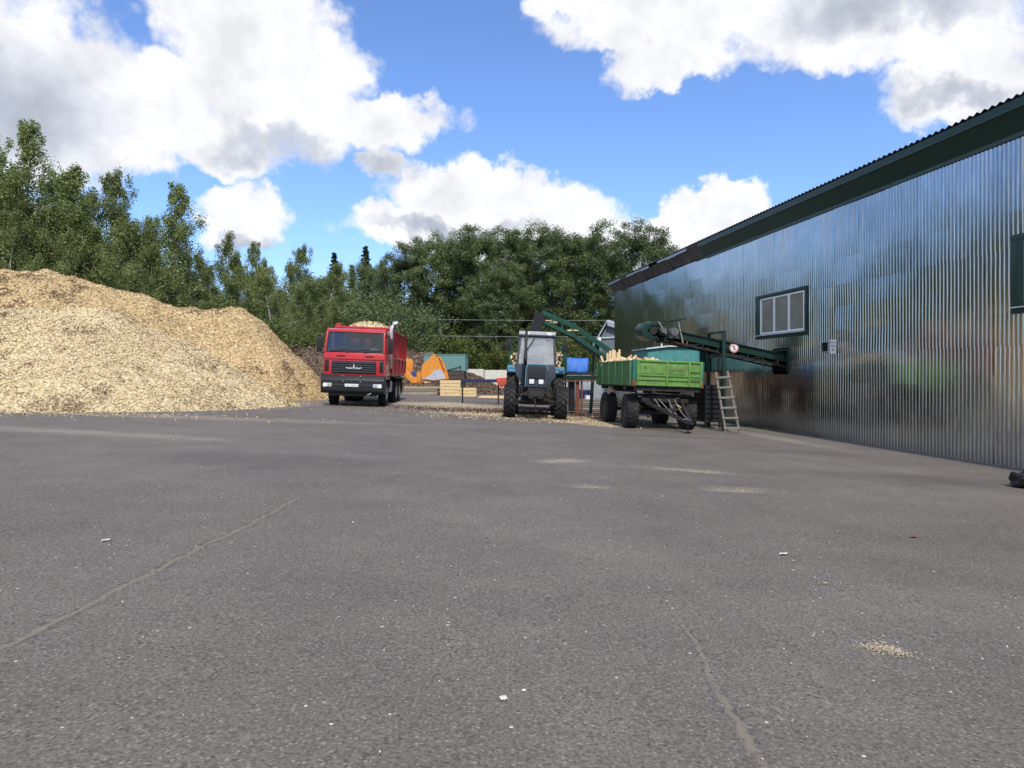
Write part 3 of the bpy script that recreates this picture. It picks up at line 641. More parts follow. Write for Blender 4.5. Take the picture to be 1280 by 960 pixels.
# ------------------------------------------------------------------ trees
LEAF_B = island('birch_leaf', [(0, (0.091, 0.120, 0.043)), (.4, (0.166, 0.208, 0.074)), (.75, (0.268, 0.307, 0.110)), (1, (0.406, 0.426, 0.166))], .55, .32, spec=.45, nscale=.35)
LEAF_T = island('tall_leaf', [(0, (0.059, 0.089, 0.034)), (.4, (0.106, 0.145, 0.056)), (.75, (0.170, 0.215, 0.084)), (1, (0.252, 0.294, 0.125))], .5, .28, spec=.45, nscale=.3)
LEAF_W = island('willow_leaf', [(0, (0.066, 0.095, 0.034)), (.4, (0.106, 0.145, 0.057)), (1, (0.198, 0.240, 0.109))], .6, .3, spec=.4, nscale=.4)
LEAF_S = island('spruce_needles', [(0, (.010, .022, .012)), (.5, (.020, .040, .020)), (1, (.040, .065, .032))], .7, .1, nscale=.5)
LEAF_H = island('bush_leaf', [(0, (0.052, 0.071, 0.023)), (.4, (0.110, 0.142, 0.045)), (1, (0.229, 0.257, 0.086))], .55, .35, nscale=.6)
BIRCH = pm('birch_bark', (.56, .55, .51), .8, var=.1, dirt=(.06, .055, .05), dlo=.52, dhi=.6, dscale=3, stretch=(1, 1, 2.5))
TRUNK = pm('dark_bark', (.085, .072, .06), .9, var=.3, scale=6, bump=.4, bscale=12)
def leaves(cent, rad, per, size, r, vert=1.0, droop=0.0):
    n = len(cent)*per; k = np.repeat(np.arange(len(cent)), per)
    off = r.normal(0, 1, (n, 3)); off /= np.linalg.norm(off, axis=1)[:, None]; off *= (r.random((n, 1))**.5)
    P = cent[k]+off*rad[k][:, None]*np.array([1, 1, vert]); P[:, 2] -= droop*r.random(n)*rad[k]
    N = off*.7+r.normal(0, .7, (n, 3))+np.array([0, -.1, .45]); N /= np.linalg.norm(N, axis=1)[:, None]
    T = np.cross(N, r.normal(0, 1, (n, 3))); T /= np.linalg.norm(T, axis=1)[:, None]; B = np.cross(N, T)
    L = size*r.uniform(.6, 1.25, (n, 1)); Wd = L*.55
    V = np.stack([P-T*L, P-B*Wd+T*L*.1, P+T*L, P+B*Wd+T*L*.1], 1).reshape(-1, 3)
    return V, np.arange(4*n).reshape(n, 4)
def make_tree(name, H, kind, seed):
    r = np.random.default_rng(seed); root = empty(name); tr = MB(); cent = []; rad = []
    if kind == 'birch':
        lean = r.normal(0, .02, 2); pts = [(lean[0]*z*z/H*3+.10*math.sin(z*.5+seed), lean[1]*z*z/H*3+.1*math.cos(z*.6+seed), z) for z in np.linspace(-.2, H*.97, 12)]
        tr.tube(pts, .14, 7, .015)
        nb = 46
        for i in range(nb):
            t = .26+.72*(i/nb); z = t*H; a = r.random()*6.28; p0 = Vector(pts[min(11, int(t*11))]); p0.z = z
            wmax = H*.215*((max(0.0, 1-(t-.40)/.62))**1.05 if t > .40 else .72+.28*(t-.26)/.14)*r.uniform(.5, 1.2)
            wmax = max(.18, wmax); up = wmax*r.uniform(.5, 1.1)
            tip = p0+Vector((math.cos(a)*wmax, math.sin(a)*wmax, up)); md = (p0+tip)/2+Vector((0, 0, .15*wmax))
            tr.tube([p0, md, tip], .028*(1.3-t)+.008, 4, .006)
            for s in np.linspace(.4, 1.05, 4):
                if t > .80 and r.random() < .25: continue
                q = p0+(tip-p0)*s; cent.append((q.x+r.normal(0, .18), q.y+r.normal(0, .18), q.z+r.normal(-.15, .25))); rad.append(r.uniform(.40, .85)*(1.22-.78*t))
        cent.append((pts[-1][0], pts[-1][1], H*.97)); rad.append(.35)
        V, Fq = leaves(np.array(cent), np.array(rad), 135, .072, r, 1.6, .9)
        lm, bm_ = LEAF_B, BIRCH
    elif kind == 'tall':
        tr.tube([(0, 0, -.2), (.1, 0, H*.3), (.05, .1, H*.6), (0, 0, H*.86)], .30, 8, .05)
        nb = 38
        for i in range(nb):
            t = .26+.68*(i/nb); a = i*2.4+r.normal(0, .3); p0 = Vector((.05, .05, t*H))
            e = max(0.0, 1-((t-.62)/.40)**2); wr = H*.235*math.sqrt(e)*r.uniform(.6, 1.12)+.3
            tip = p0+Vector((math.cos(a)*wr, math.sin(a)*wr, wr*r.uniform(.25, .7))); tr.tube([p0, (p0+tip)/2+Vector((0, 0, .1*wr)), tip], .09*(1.2-t), 5, .012)
            for s in np.linspace(.42, 1.0, 4):
                for _ in range(2):
                    q = p0+(tip-p0)*s; cent.append((q.x+r.normal(0, .55), q.y+r.normal(0, .55), q.z+r.normal(0, .45))); rad.append(r.uniform(.5, 1.0))
        for _ in range(22): cent.append((r.normal(0, 1.1), r.normal(0, 1.1), H*r.uniform(.84, .95))); rad.append(r.uniform(.5, .85))
        V, Fq = leaves(np.array(cent), np.array(rad), 190, .092, r, .85)
        lm, bm_ = LEAF_T, TRUNK
    elif kind == 'spruce':
        tr.tube([(0, 0, -.2), (0, 0, H)], .2, 7, .01)
        for i in range(120):
            t = (i/120)**.85; z = H*(.08+.91*t); wr = H*.17*(1-t)*r.uniform(.75, 1.15)+.12; a = i*2.39996
            tip = Vector((math.cos(a)*wr, math.sin(a)*wr, z-wr*.28)); tr.tube([(0, 0, z), tip], .02, 3, .005)
            for s in np.linspace(.25, 1.0, 4): cent.append((tip.x*s, tip.y*s, z+(tip.z-z)*s)); rad.append(.16+.16*(1-t))
        V, Fq = leaves(np.array(cent), np.array(rad), 26, .10, r, .7)
        lm, bm_ = LEAF_S, TRUNK
    else:                                       # bush: several stems
        ns = 7; sp = H*(.42 if kind == 'bush' else .36)
        for i in range(ns):
            a = r.random()*6.28; wr = sp*r.uniform(.2, 1.0); tip = Vector((math.cos(a)*wr, math.sin(a)*wr, H*r.uniform(.6, .98)*(1-.25*(wr/sp)**2)))
            tr.tube([(math.cos(a)*.15, math.sin(a)*.15, -.1), tip*.5+Vector((0, 0, .2)), tip], .05, 5, .01)
            for s in np.linspace(.12, 1.0, 13):
                q = tip*s; k = .35+.55*math.sin(min(1, s*1.15)*2.6)
                for _ in range(2): cent.append((q.x+r.normal(0, .14*H*k), q.y+r.normal(0, .14*H*k), max(.15, q.z+r.normal(0, .05*H)))); rad.append(r.uniform(.07, .13)*H)
        V, Fq = leaves(np.array(cent), np.array(rad), 70, .07 if kind == 'bush' else .085, r, 1.1)
        lm, bm_ = (LEAF_H if kind == 'bush' else LEAF_W), TRUNK
    tr.build('trunk', bm_, root, smooth=True)
    mesh_np('crown', V, Fq, lm, root)
    root['H'] = H
    return root
protos = {}
for kind, H, n, nm in (('birch', 15.0, 5, 'birch_tree'), ('tall', 18.0, 4, 'broadleaf_tree'), ('spruce', 15.0, 2, 'spruce_tree'), ('bush', 4.2, 3, 'bush'), ('willow', 7.0, 2, 'willow_shrub')):
    protos[kind] = [make_tree(nm, H, kind, 100+17*k+len(nm)) for k in range(n)]
usedp = set(); tcount = {}
def plant(kind, px, top, d, label, cat, group, wide=1.0):
    k = tcount.get(kind, 0); tcount[kind] = k+1; ps = protos[kind]; pr = ps[k % len(ps)]
    if pr.name in usedp: o = dup(pr)
    else: usedp.add(pr.name); o = pr
    x = (px-640)/F*d; z = g(x)-.02; h = CAMZ+(HOR-top)/F*d-z
    sc = h/pr['H']; o.location = (x, d, z); o.scale = (sc*wide, sc*wide, sc); o.rotation_euler = (0, 0, random.random()*6.28)
    tag(o, label, cat, group)
    return o
LB = 'slender leafy birch with a pale trunk in the row behind the chip piles'
for px, top, d in ((-250, 110, 44), (-170, 150, 46), (-100, 130, 45), (-40, 170, 47), (0, 168, 46), (36, 148, 45), (78, 192, 48), (135, 205, 49), (165, 262, 52), (108, 250, 46), (218, 226, 53), (243, 300, 57), (190, 305, 51), (50, 250, 44),
                   (287, 290, 59), (321, 300, 62), (345, 335, 60), (372, 303, 66), (402, 325, 70), (428, 332, 76), (265, 330, 55), (300, 345, 57), (150, 300, 47), (10, 260, 43), (80, 290, 44), (225, 330, 52), (385, 345, 67), (355, 360, 63), (-70, 250, 43), (-140, 240, 44), (-210, 230, 43),
                   (20, 215, 52), (60, 235, 53), (100, 222, 55), (160, 250, 56), (195, 285, 58), (180, 270, 50), (255, 315, 60), (305, 322, 64), (335, 325, 66), (360, 330, 70), (395, 338, 73), (415, 345, 76), (-20, 210, 50), (120, 280, 48)):
    lab = {36: 'tallest ragged birch, towering over the highest part of the chip piles', 135: 'tall birch with a broad open top beside the gap of blue sky', 218: 'pointed birch standing out alone against the white cloud above the tan pile',
           372: 'slim narrow topped birch between the chip piles and the red truck'}.get(px, LB)
    plant('birch', px, top, d, lab, 'birch', 'birches behind the chip piles' if lab is LB else None, random.uniform(.95, 1.3))
TL = {545: 'rounded broadleaf crown at the left shoulder of the tall tree row', 598: 'tall broadleaf tree with a domed top above the white fence', 690: 'broad full crowned broadleaf tree above the elevator conveyor head', 735: 'dense broadleaf tree rising between the tractor and the far end of the hall'}
for px, top, d in ((505, 318, 92), (545, 296, 90), (598, 288, 88), (640, 292, 91), (690, 290, 87), (735, 290, 89), (575, 318, 95), (660, 325, 96), (715, 330, 95), (620, 335, 84), (760, 318, 93), (468, 330, 98)):
    plant('tall', px, top, d, TL.get(px, 'tall dark broadleaf tree in the dense row behind the yard'), 'tree', None if px in TL else 'tall broadleaf trees behind the yard', random.uniform(.92, 1.15))
plant('tall', 803, 290, 84, 'round crowned broadleaf tree rising just behind the far end of the hall roof', 'tree', None, 1.0)
for px, top, d in ((457, 306, 105), (418, 314, 104), (522, 312, 101), (497, 322, 103), (440, 330, 100), (478, 325, 108)):
    plant('spruce', px, top, d, 'dark pointed spruce showing its tip above the birches and shrubs', 'spruce', 'spruces at the gap in the trees', 1.1)
for px, top, d in ((510, 362, 68), (455, 358, 72), (420, 350, 76)):
    plant('willow', px, top, d, 'pale grey green bushy willow behind the bark heap and truck', 'willow', 'willow shrubs behind the truck', 1.15)
for px, top, d in ((553, 418, 84), (580, 415, 85), (607, 425, 83), (630, 420, 84), (652, 428, 83), (678, 425, 85), (705, 410, 86), (722, 420, 83), (742, 428, 84), (540, 400, 86), (590, 395, 90), (640, 395, 90), (690, 390, 92), (745, 395, 92)):
    plant('bush', px, top, d, 'light green leafy bush growing behind the white concrete fence', 'bush', 'bushes behind the fence', 1.25)
for px, top, d in ((360, 400, 60), (330, 385, 56), (385, 408, 62), (300, 375, 55), (240, 360, 52), (270, 370, 53), (410, 410, 66), (440, 405, 68), (470, 405, 70)):
    plant('bush', px, top, d, 'dark undergrowth bush between the birches behind the chip piles', 'bush', 'undergrowth among the birches', 1.4)
# distant wood closing the gaps
r = np.random.default_rng(5); cent = []; rad = []
for k in range(900):
    a = R(r.uniform(-58, 20)); d = r.uniform(112, 128); hmax = 13 if a > -.5 else 15
    cent.append((math.sin(a)*d, math.cos(a)*d, r.uniform(.5, hmax)+2*math.sin(a*40))); rad.append(r.uniform(1.2, 2.4))
V, Fq = leaves(np.array(cent), np.array(rad), 60, .34, r)
tag(mesh_np('distant_wood', V, Fq, LEAF_T), 'dark distant wood closing off the view behind the trees', 'wood', kind='stuff')

# ------------------------------------------------------------------ wheels
def tyre_mesh(Rr, wd, rim, lugs=0, chev=False, side=1, n=36):
    mb = MB(); h = wd/2
    mb.lathe([(rim, -h*.82), (rim*1.08, -h*.95), (Rr*.86, -h), (Rr*.97, -h*.88), (Rr, -h*.6), (Rr*1.008, 0), (Rr, h*.6), (Rr*.97, h*.88), (Rr*.86, h), (rim*1.08, h*.95), (rim, h*.82)], n=n, closed=True)
    for k in range(lugs):
        for sd in (-1, 1):
            a0 = 2*math.pi*(k+(.5 if sd > 0 else 0))/lugs
            da = (.30 if chev else .06)*1.0
            L0 = Vector((0.0 if chev else sd*h*.1, math.cos(a0+da)*Rr, math.sin(a0+da)*Rr)); L1 = Vector((sd*h*.98, math.cos(a0)*Rr*.975, math.sin(a0)*Rr*.975))
            if chev:
                L0.x = -sd*h*.06
                L0 = Vector((L0.x, math.cos(a0-da)*Rr, math.sin(a0-da)*Rr))
                mid = Vector((sd*h*.5, math.cos(a0-da*.45)*Rr*1.0, math.sin(a0-da*.45)*Rr*1.0))
                mb.bar(L0, mid, .055, .075, up=mid.normalized()); mb.bar(mid, L1, .055, .075, up=mid.normalized())
            else: mb.bar(L0, L1, .05, .03, up=Vector((0, L1.y, L1.z)).normalized())
    return mb
def wheel(parent, c, Rr, wd, rim, rimmat, lugs=0, chev=False, side=1, steer=0, dish=.5):
    t = tyre_mesh(Rr, wd, rim, lugs, chev).build('wheel', RUBBER, parent, smooth=False, loc=c, rot=(0, 0, steer))
    t.data.shade_smooth(); t.data.set_sharp_from_angle(angle=R(40))
    mb = MB(); o = side*wd*.5
    mb.lathe([(rim*1.02, o*.78), (rim*1.02, o*.95), (rim*.93, o*.95), (rim*.86, o*.5*dish), (rim*.45, o*.35*dish), (rim*.40, o*.9*dish), (rim*.16, o*.98*dish), (.001, o*1.0*dish)], n=24)
    for k in range(8):
        a = k*math.pi/4; mb.tube([(o*.36*dish, math.cos(a)*rim*.58, math.sin(a)*rim*.58), (o*.36*dish+side*.03, math.cos(a)*rim*.58, math.sin(a)*rim*.58)], .018, 6)
    rm = mb.build('rim', rimmat, t, smooth=False); rm.data.shade_smooth(); rm.data.set_sharp_from_angle(angle=R(35))
    return t
def on_ground(name, px, d, rz_, label, cat):
    x = (px-640)/F*d
    return empty(name, (x, d, g(x)+.004), (0, slope(x)*1.0, rz_), label, cat)

# ------------------------------------------------------------------ red tipper truck
T = on_ground('tipper_truck', 441, 29.4, R(3.0), 'red tipper truck with black bumper and lit headlights carrying wood chips', 'truck')
# cab shell
mb = MB()
mb.prism([(0.02, 1.12), (-.03, 1.30), (-.02, 1.98), (.02, 2.20), (1.9, 2.20), (1.9, 1.12)], 'x', -1.24, 1.24)
cab = mb.build('cab', RED, T, .04)
mb = MB(); mb.prism([(.17, 3.06), (.24, 3.14), (.5, 3.19), (1.8, 3.17), (1.9, 3.08), (1.9, 3.0), (.2, 3.0)], 'x', -1.19, 1.19); mb.build('cab_roof', RED, T, .035)
mb = MB()
for s in (-1, 1):
    mb.bar((s*1.20, .02, 2.18), (s*1.155, .21, 3.04), .075, .10, up=(0, 1, 0)); mb.bar((s*1.2, 1.0, 2.18), (s*1.17, 1.0, 3.02), .06, .09, up=(0, 1, 0)); mb.bar((s*1.2, 1.82, 2.18), (s*1.17, 1.82, 3.02), .07, .16, up=(0, 1, 0))
mb.build('cab_pillars', RED, T, .015)
mb = MB(); y0, y1 = 1.83, 1.88
mb.box(-1.15, 1.15, y0, y1, 2.2, 2.32); mb.box(-1.15, 1.15, y0, y1, 2.86, 3.0); mb.box(-1.15, -.72, y0, y1, 2.32, 2.86); mb.box(.72, 1.15, y0, y1, 2.32, 2.86); mb.box(-.12, .12, y0, y1, 2.32, 2.86)
mb.build('cab_rear_wall', SEATM, T)
for s in (-1, 1):
    MB().box(min(s*.13, s*.71), max(s*.13, s*.71), 1.85, 1.86, 2.33, 2.85).build('rear_pane', GLASS, T)
    d_ = MB().box(s*1.243-.006, s*1.243+.006, .32, 1.45, 1.35, 2.17).build('door', RED, T, .004)
    MB().box(s*1.262-.014, s*1.262+.014, 1.2, 1.38, 1.9, 1.95).build('handle', BLACK, d_)
    MB().prism([(.18, 2.24), (.95, 2.24), (.95, 2.98), (.28, 2.98)], 'x', s*1.175-.005, s*1.175+.005).build('side_window', GLASS, T)
    MB().box(s*1.24-.01, s*1.24+.01, -.04, .14, 1.40, 1.86).build('corner_vent', BLACK, T) if False else None
mb = MB(); mb.prism([(-1.155, 0), (1.155, 0), (1.115, .80), (-1.115, .80)], 'y', -.006, .006)
ws = mb.build('windscreen', GLASS, T, loc=(0, .035, 2.22), rot=(-R(11.5), 0, 0))
mb = MB(); sx = 1.16
for a, b in (((-sx, 0), (sx, 0)), ((sx, 0), (1.12, .81)), ((1.12, .81), (-1.12, .81)), ((-1.12, .81), (-sx, 0))): mb.bar((a[0], -.008, a[1]), (b[0], -.008, b[1]), .03, .045, up=(0, 1, 0))
mb.build('seal', BLACK, ws)
mb = MB()
for x0, x1, z1 in ((-.95, -.45, .06), (-.25, .35, .08), (.45, .95, .06)):
    mb.bar((x0-.1, -.03, -.03), (x1, -.03, z1), .02, .02); mb.bar((x0-.02, -.04, .02), (x1+.25, -.04, z1+.04), .012, .02)
mb.build('wiper', BLACK, ws)
# front face details
mb = MB()
for x0, x1 in ((-1.19, -1.02), (1.02, 1.19)): MB().box(x0, x1, -.045, -.02, 1.40, 1.86).build('corner_vent', BLACK, T, .01)
gr = MB().box(-.90, .90, -.055, -.025, 1.33, 1.84).build('grille', BLACK, T, .02)
for k in range(5): MB().prism([(-.052, 0), (-.085, .02), (-.085, .045), (-.052, .06)], 'x', -.85, .85).build('slat', pm('grille_grey', (.045, .05, .058), .45, var=.1), gr, loc=(0, 0, 1.365+k*.092))
em = MB()                                       # winged emblem with a spike
em.prism([(-.05, 0), (0, .19), (.05, 0), (0, -.05)], 'y', -.10, -.09)
for s in (-1, 1): em.prism([(s*.06, -.03), (s*.13, .06), (s*.17, .0), (s*.30, .04), (s*.33, .0), (s*.2, -.04)], 'y', -.10, -.09)
em.build('emblem', CHROME, gr, loc=(0, 0, 1.56))
mb = MB()
for x0 in (-.72, .45): mb.box(x0, x0+.34, -.04, -.015, 2.03, 2.065)
mb.build('air_slots', BLACK, T)
MB().box(-1.22, 1.22, -.043, -.02, 1.905, 1.925).build('panel_gap', pm('dark_red_gap', (.12, .008, .01), .6), T)
# bumper
mb = MB(); mb.prism([(-.20, .52), (-.30, .62), (-.30, 1.08), (-.12, 1.28), (.35, 1.28), (.35, .52)], 'x', -1.27, 1.27); bp = mb.build('bumper', BLACK, T, .035)
MB().box(-.85, .85, -.318, -.295, .88, .885).build('bumper_lip', GALVP, bp)
MB().prism([(-.18, .42), (-.22, .52), (.2, .52), (.2, .42)], 'x', -.95, .95).build('bumper_skirt', BLACK, T)
lit = emit('headlamp_glow', (1, .93, .72), 5.0); lens = pm('lamp_lens', (.55, .56, .55), .15, .2, var=.15, scale=20)
for s in (-1, 1):
    h = MB().box(min(s*.83, s*1.17), max(s*.83, s*1.17), -.315, -.29, .78, .93).build('headlight', lens, T, .012)
    MB().lathe([(.05, -.329), (.05, -.316), (.001, -.316)], (s*1.10, 0, .85), 'y', 14).build('lit_bulb', lit, h)
    MB().lathe([(.055, -.326), (.055, -.315), (.001, -.315)], (s*.93, 0, .855), 'y', 14).build('reflector', CHROME, h)
pl = MB().box(-.30, .24, -.32, -.302, .80, .915).build('licence_plate', WHITE, T, .004)
def text(body, size, mat, parent, loc, rot, name='lettering', ext=.001):
    cu = bpy.data.curves.new(name, 'FONT'); cu.body = body; cu.size = size; cu.extrude = ext; cu.align_x = 'CENTER'; cu.align_y = 'CENTER'
    t_ = bpy.data.objects.new(name+'_curve', cu); C.objects.link(t_); dg = bpy.context.evaluated_depsgraph_get()
    me = bpy.data.meshes.new_from_object(t_.evaluated_get(dg)); bpy.data.objects.remove(t_); me.materials.clear(); me.materials.append(mat)
    o = bpy.data.objects.new(name, me); C.objects.link(o); o.parent = parent; o.location = loc; o.rotation_euler = rot; return o
text('AO 5305-5', .105, ink, pl, (-.02, -.323, .857), (R(90), 0, 0))
mb = MB()                                       # white slanted badge on the bumper
for x0 in (-.12, .02): mb.prism([(x0, 0), (x0+.05, 0), (x0+.10, .09), (x0+.05, .09)], 'y', -.006, .0); mb.prism([(x0+.06, 0), (x0+.12, 0), (x0+.135, .03), (x0+.075, .03)], 'y', -.006, 0)
mb.build('badge', WHITE, bp, loc=(0, -.215, 1.14), rot=(-R(42), 0, 0))
mb = MB()
for x, z in ((-.40, 1.24), (.32, 1.24), (-.38, 1.02), (.32, 1.0)): MB().tube([(x, -.31, z), (x, -.28, z)], .022, 8).build('bumper_bolt', GALVP, bp)
MB().bar((.62, -.33, .48), (.76, -.3, .56), .05, .04).build('tow_eye', GALVP, bp)
for s in (-1, 1):
    mm_ = MB().box(min(s*1.32, s*1.54), max(s*1.32, s*1.54), -.02, .08, 2.18, 2.80).build('mirror', BLACK, T, .03)
    MB().tube([(s*1.2, .1, 2.9), (s*1.4, .03, 2.86), (s*1.45, .03, 2.75)], .018, 6).build('arm', BLACK, mm_)
    MB().tube([(s*1.22, .06, 2.25), (s*1.42, .03, 2.2)], .018, 6).build('arm', BLACK, mm_)
    mb = MB()
    for z in (.55, .85): mb.box(min(s*1.0, s*1.26), max(s*1.0, s*1.26), .45, .95, z, z+.04)
    mb.build('step', DARKST, T)
# interior
MB().prism([(.25, 2.0), (.2, 2.28), (.35, 2.34), (.6, 2.25), (.6, 2.0)], 'x', -1.15, 1.15).build('dashboard', SEATM, T, .02)
for s in (-1, 1): MB().prism([(1.0, 2.2), (1.05, 2.35), (1.38, 2.4), (1.45, 2.92), (1.6, 2.92), (1.6, 2.2)], 'x', s*.68-.24, s*.68+.24).build('seat', SEATM, T, .05)
mb = MB(); n_ = 20; ring = [(.22*math.cos(2*math.pi*k/n_), .22*math.sin(2*math.pi*k/n_), 0) for k in range(n_+1)]; mb.tube(ring, .016, 6)
mb.build('steering_wheel', BLACK, T, loc=(-.62, .72, 2.42), rot=(R(55), 0, 0))
MB().box(.55, .85, .34, .5, 2.34, 2.40).build('paper', WHITE, T)
# exhaust stack
mb = MB(); mb.tube([(1.22, 2.02, 1.6), (1.22, 2.02, 3.30), (1.23, 2.02, 3.46), (1.30, 2.02, 3.57), (1.50, 2.02, 3.62)], .082, 14); mb.build('exhaust_stack', pm('stack_grey', (.62, .63, .64), .35, .4, var=.08), T, smooth=True)
# chassis, tanks
mb = MB()
for s in (-1, 1): mb.box(s*.42-.05, s*.42+.05, .3, 8.3, .78, 1.05)
for y in (2.3, 4.6, 7.8): mb.box(-.42, .42, y, y+.1, .8, 1.03)
mb.box(-.9, .9, 1.35, 1.5, .45, .6); mb.box(-.7, .7, 2.3, 8.3, 1.05, 1.27)
mb.build('chassis', DARKST, T)
MB().prism([(2.2, .55), (2.2, 1.05), (3.3, 1.05), (3.3, .55)], 'x', .62, 1.2).build('fuel_tank', GREYP, T, .06)
MB().box(-1.2, -.6, 2.2, 3.0, .55, 1.1).build('battery_box', BLACK, T, .03)
for s in (-1, 1):
    mb = MB()
    mb.prism([(.75, 1.12), (.85, 1.28), (1.95, 1.28), (2.05, .75), (1.98, .75), (1.9, 1.2), (.9, 1.2), (.82, 1.12)], 'x', min(s*.9, s*1.25), max(s*.9, s*1.25))
    mb.box(min(s*.7, s*1.25), max(s*.7, s*1.25), 4.3, 7.6, 1.16, 1.2)
    mb.box(min(s*.7, s*1.22), max(s*.7, s*1.22), 7.6, 7.64, .45, 1.2)
    mb.build('mudguard', BLACK, T)
for s in (-1, 1):
    wheel(T, (s*1.04, 1.42, .525), .525, .32, .29, GALVP, 24, side=s)
    for y in (5.1, 6.5):
        wheel(T, (s*1.06, y, .525), .525, .30, .29, GALVP, 20, side=s, dish=-.2)
        wheel(T, (s*.72, y, .525), .525, .28, .29, GALVP, 0, side=s, dish=-.2)
# tipper body: lower tier, upper tier with ribs
bx0, bx1, by0, by1 = -1.26, 1.26, 2.25, 8.6
MB().box(bx0+.03, bx1-.03, by0, by1, 1.28, 1.40).build('body_floor', REDB, T)
for s in (-1, 1):
    x = s*1.22
    for za, zb in ((1.40, 2.06), (2.10, 3.22)):
        sd = MB().box(x-.025, x+.025, by0, by1, za, zb).build('side_board', REDB, T)
        nr = 8 if za > 2 else 5
        for k in range(nr):
            y = by0+.03+(by1-by0-.12)*k/(nr-1); MB().box(min(x, x+s*.075), max(x, x+s*.075), y, y+.07, za, zb).build('rib', REDB, sd)
    MB().box(x-.05, x+.07*s+.02, by0-.02, by1, 3.22, 3.30).build('top_rail', RED, T, .01)
    MB().box(x-.06, x+.08, by0, by1, 2.05, 2.11).build('mid_rail', RED, T, .008)
hb = MB().box(-1.2, 1.2, by0, by0+.06, 1.40, 3.36).build('headboard', REDB, T)
for x in (-.75, -.25, .25, .75): MB().box(x-.04, x+.04, by0-.05, by0, 1.4, 3.3).build('rib', REDB, hb)
MB().box(-1.28, 1.28, by0-.03, by0+.09, 3.30, 3.40).build('headboard_rail', RED, T, .015)
MB().prism([(-1.3, 3.38), (-1.1, 3.54), (-1.02, 3.50), (-1.0, 3.38)], 'y', by0, by0+.1).build('tarp_bracket', RED, T, .01)
MB().box(-1.2, 1.2, by1-.06, by1, 1.3, 3.25).build('tailgate', REDB, T)
# chips in the truck
xs = np.linspace(-1.19, 1.19, 26); ys = np.linspace(by0+.07, by1-.07, 60); X, Y = np.meshgrid(xs, ys)
Z = 3.14+.62*np.exp(-(np.abs(X-.05)/.95)**3)*np.clip(np.minimum((Y-by0)/.9, (by1-Y)/1.2), 0, 1)**.6*(.75+.4*fbm(X*1.2, Y*.8, 5))+.1*(fbm(X*4, Y*4, 8)-.5)
idx = np.arange(X.size).reshape(X.shape); fs = np.stack([idx[:-1, :-1], idx[:-1, 1:], idx[1:, 1:], idx[1:, :-1]], -1).reshape(-1, 4)
V = np.stack([X, Y, Z], -1).reshape(-1, 3)
ld = empty('chip_load', T.location, T.rotation_euler, 'mound of pale wood chips heaped in the red truck body', 'wood chips')
mesh_np('mound', V, fs, bpy.data.materials['wood_chip_pile_mound'], ld, smooth=True)
cv_, cf_ = chips_on(V, fs, 9000, .045, 77)
tag(mesh_np('wood_chips', cv_, cf_, bpy.data.materials['wood_chip_pile_chip'], ld), kind='stuff')
# driver
def skin(name, vs, es, rads, mat, parent, sub=2):
    me = bpy.data.meshes.new(name); me.from_pydata(vs, es, []); me.update(); o = bpy.data.objects.new(name, me); C.objects.link(o); o.parent = parent
    m = o.modifiers.new('skin', 'SKIN'); sv = me.skin_vertices[0].data
    for i, r_ in enumerate(rads): sv[i].radius = (r_, r_) if not isinstance(r_, tuple) else r_
    sv[0].use_root = True
    s = o.modifiers.new('sub', 'SUBSURF'); s.levels = s.render_levels = sub; me.materials.append(mat); return o
pe = empty('person', T.matrix_basis @ Vector((-.66, 1.22, 2.36)) if False else T.location, T.rotation_euler, 'person in dark clothes sitting at the wheel behind the truck windscreen', 'person')
ox, oy, oz = -.64, 1.25, 2.30
def q(x, y, z): return (ox+x, oy+y, oz+z)
bv = [q(0, 0, .0), q(0, .03, .28), q(0, .04, .46), q(0, .02, .56), q(0, 0, .64), q(0, -.02, .72), q(-.19, .03, .43), q(-.25, -.06, .20), q(-.2, -.38, .18), q(.19, .03, .43), q(.25, -.06, .20), q(.2, -.38, .18), q(-.1, -.35, .02), q(-.1, -.42, -.4), q(.1, -.35, .02), q(.1, -.42, -.4)]
be = [(0, 1), (1, 2), (2, 3), (3, 4), (4, 5), (2, 6), (6, 7), (7, 8), (2, 9), (9, 10), (10, 11), (0, 12), (12, 13), (0, 14), (14, 15)]
skin('body', bv, be, [.13, .13, .09, .052, .085, .075, .055, .042, .032, .055, .042, .032, .075, .05, .075, .05], SKIN, pe)
skin('clothes', bv[:3]+[bv[6], bv[7], q(-.21, -.30, .19), bv[9], bv[10], q(.21, -.30, .19)], [(0, 1), (1, 2), (2, 3), (3, 4), (4, 5), (2, 6), (6, 7), (7, 8)], [.15, .16, .115, .075, .06, .05, .075, .06, .05], CLOTH, pe)
mb = MB(); mb.lathe([(.001, .10), (.06, .085), (.085, .04), (.092, -.01), (.08, -.03)], q(0, .01, .70), 'z', 14); mb.build('hair', CLOTH, pe, smooth=True)

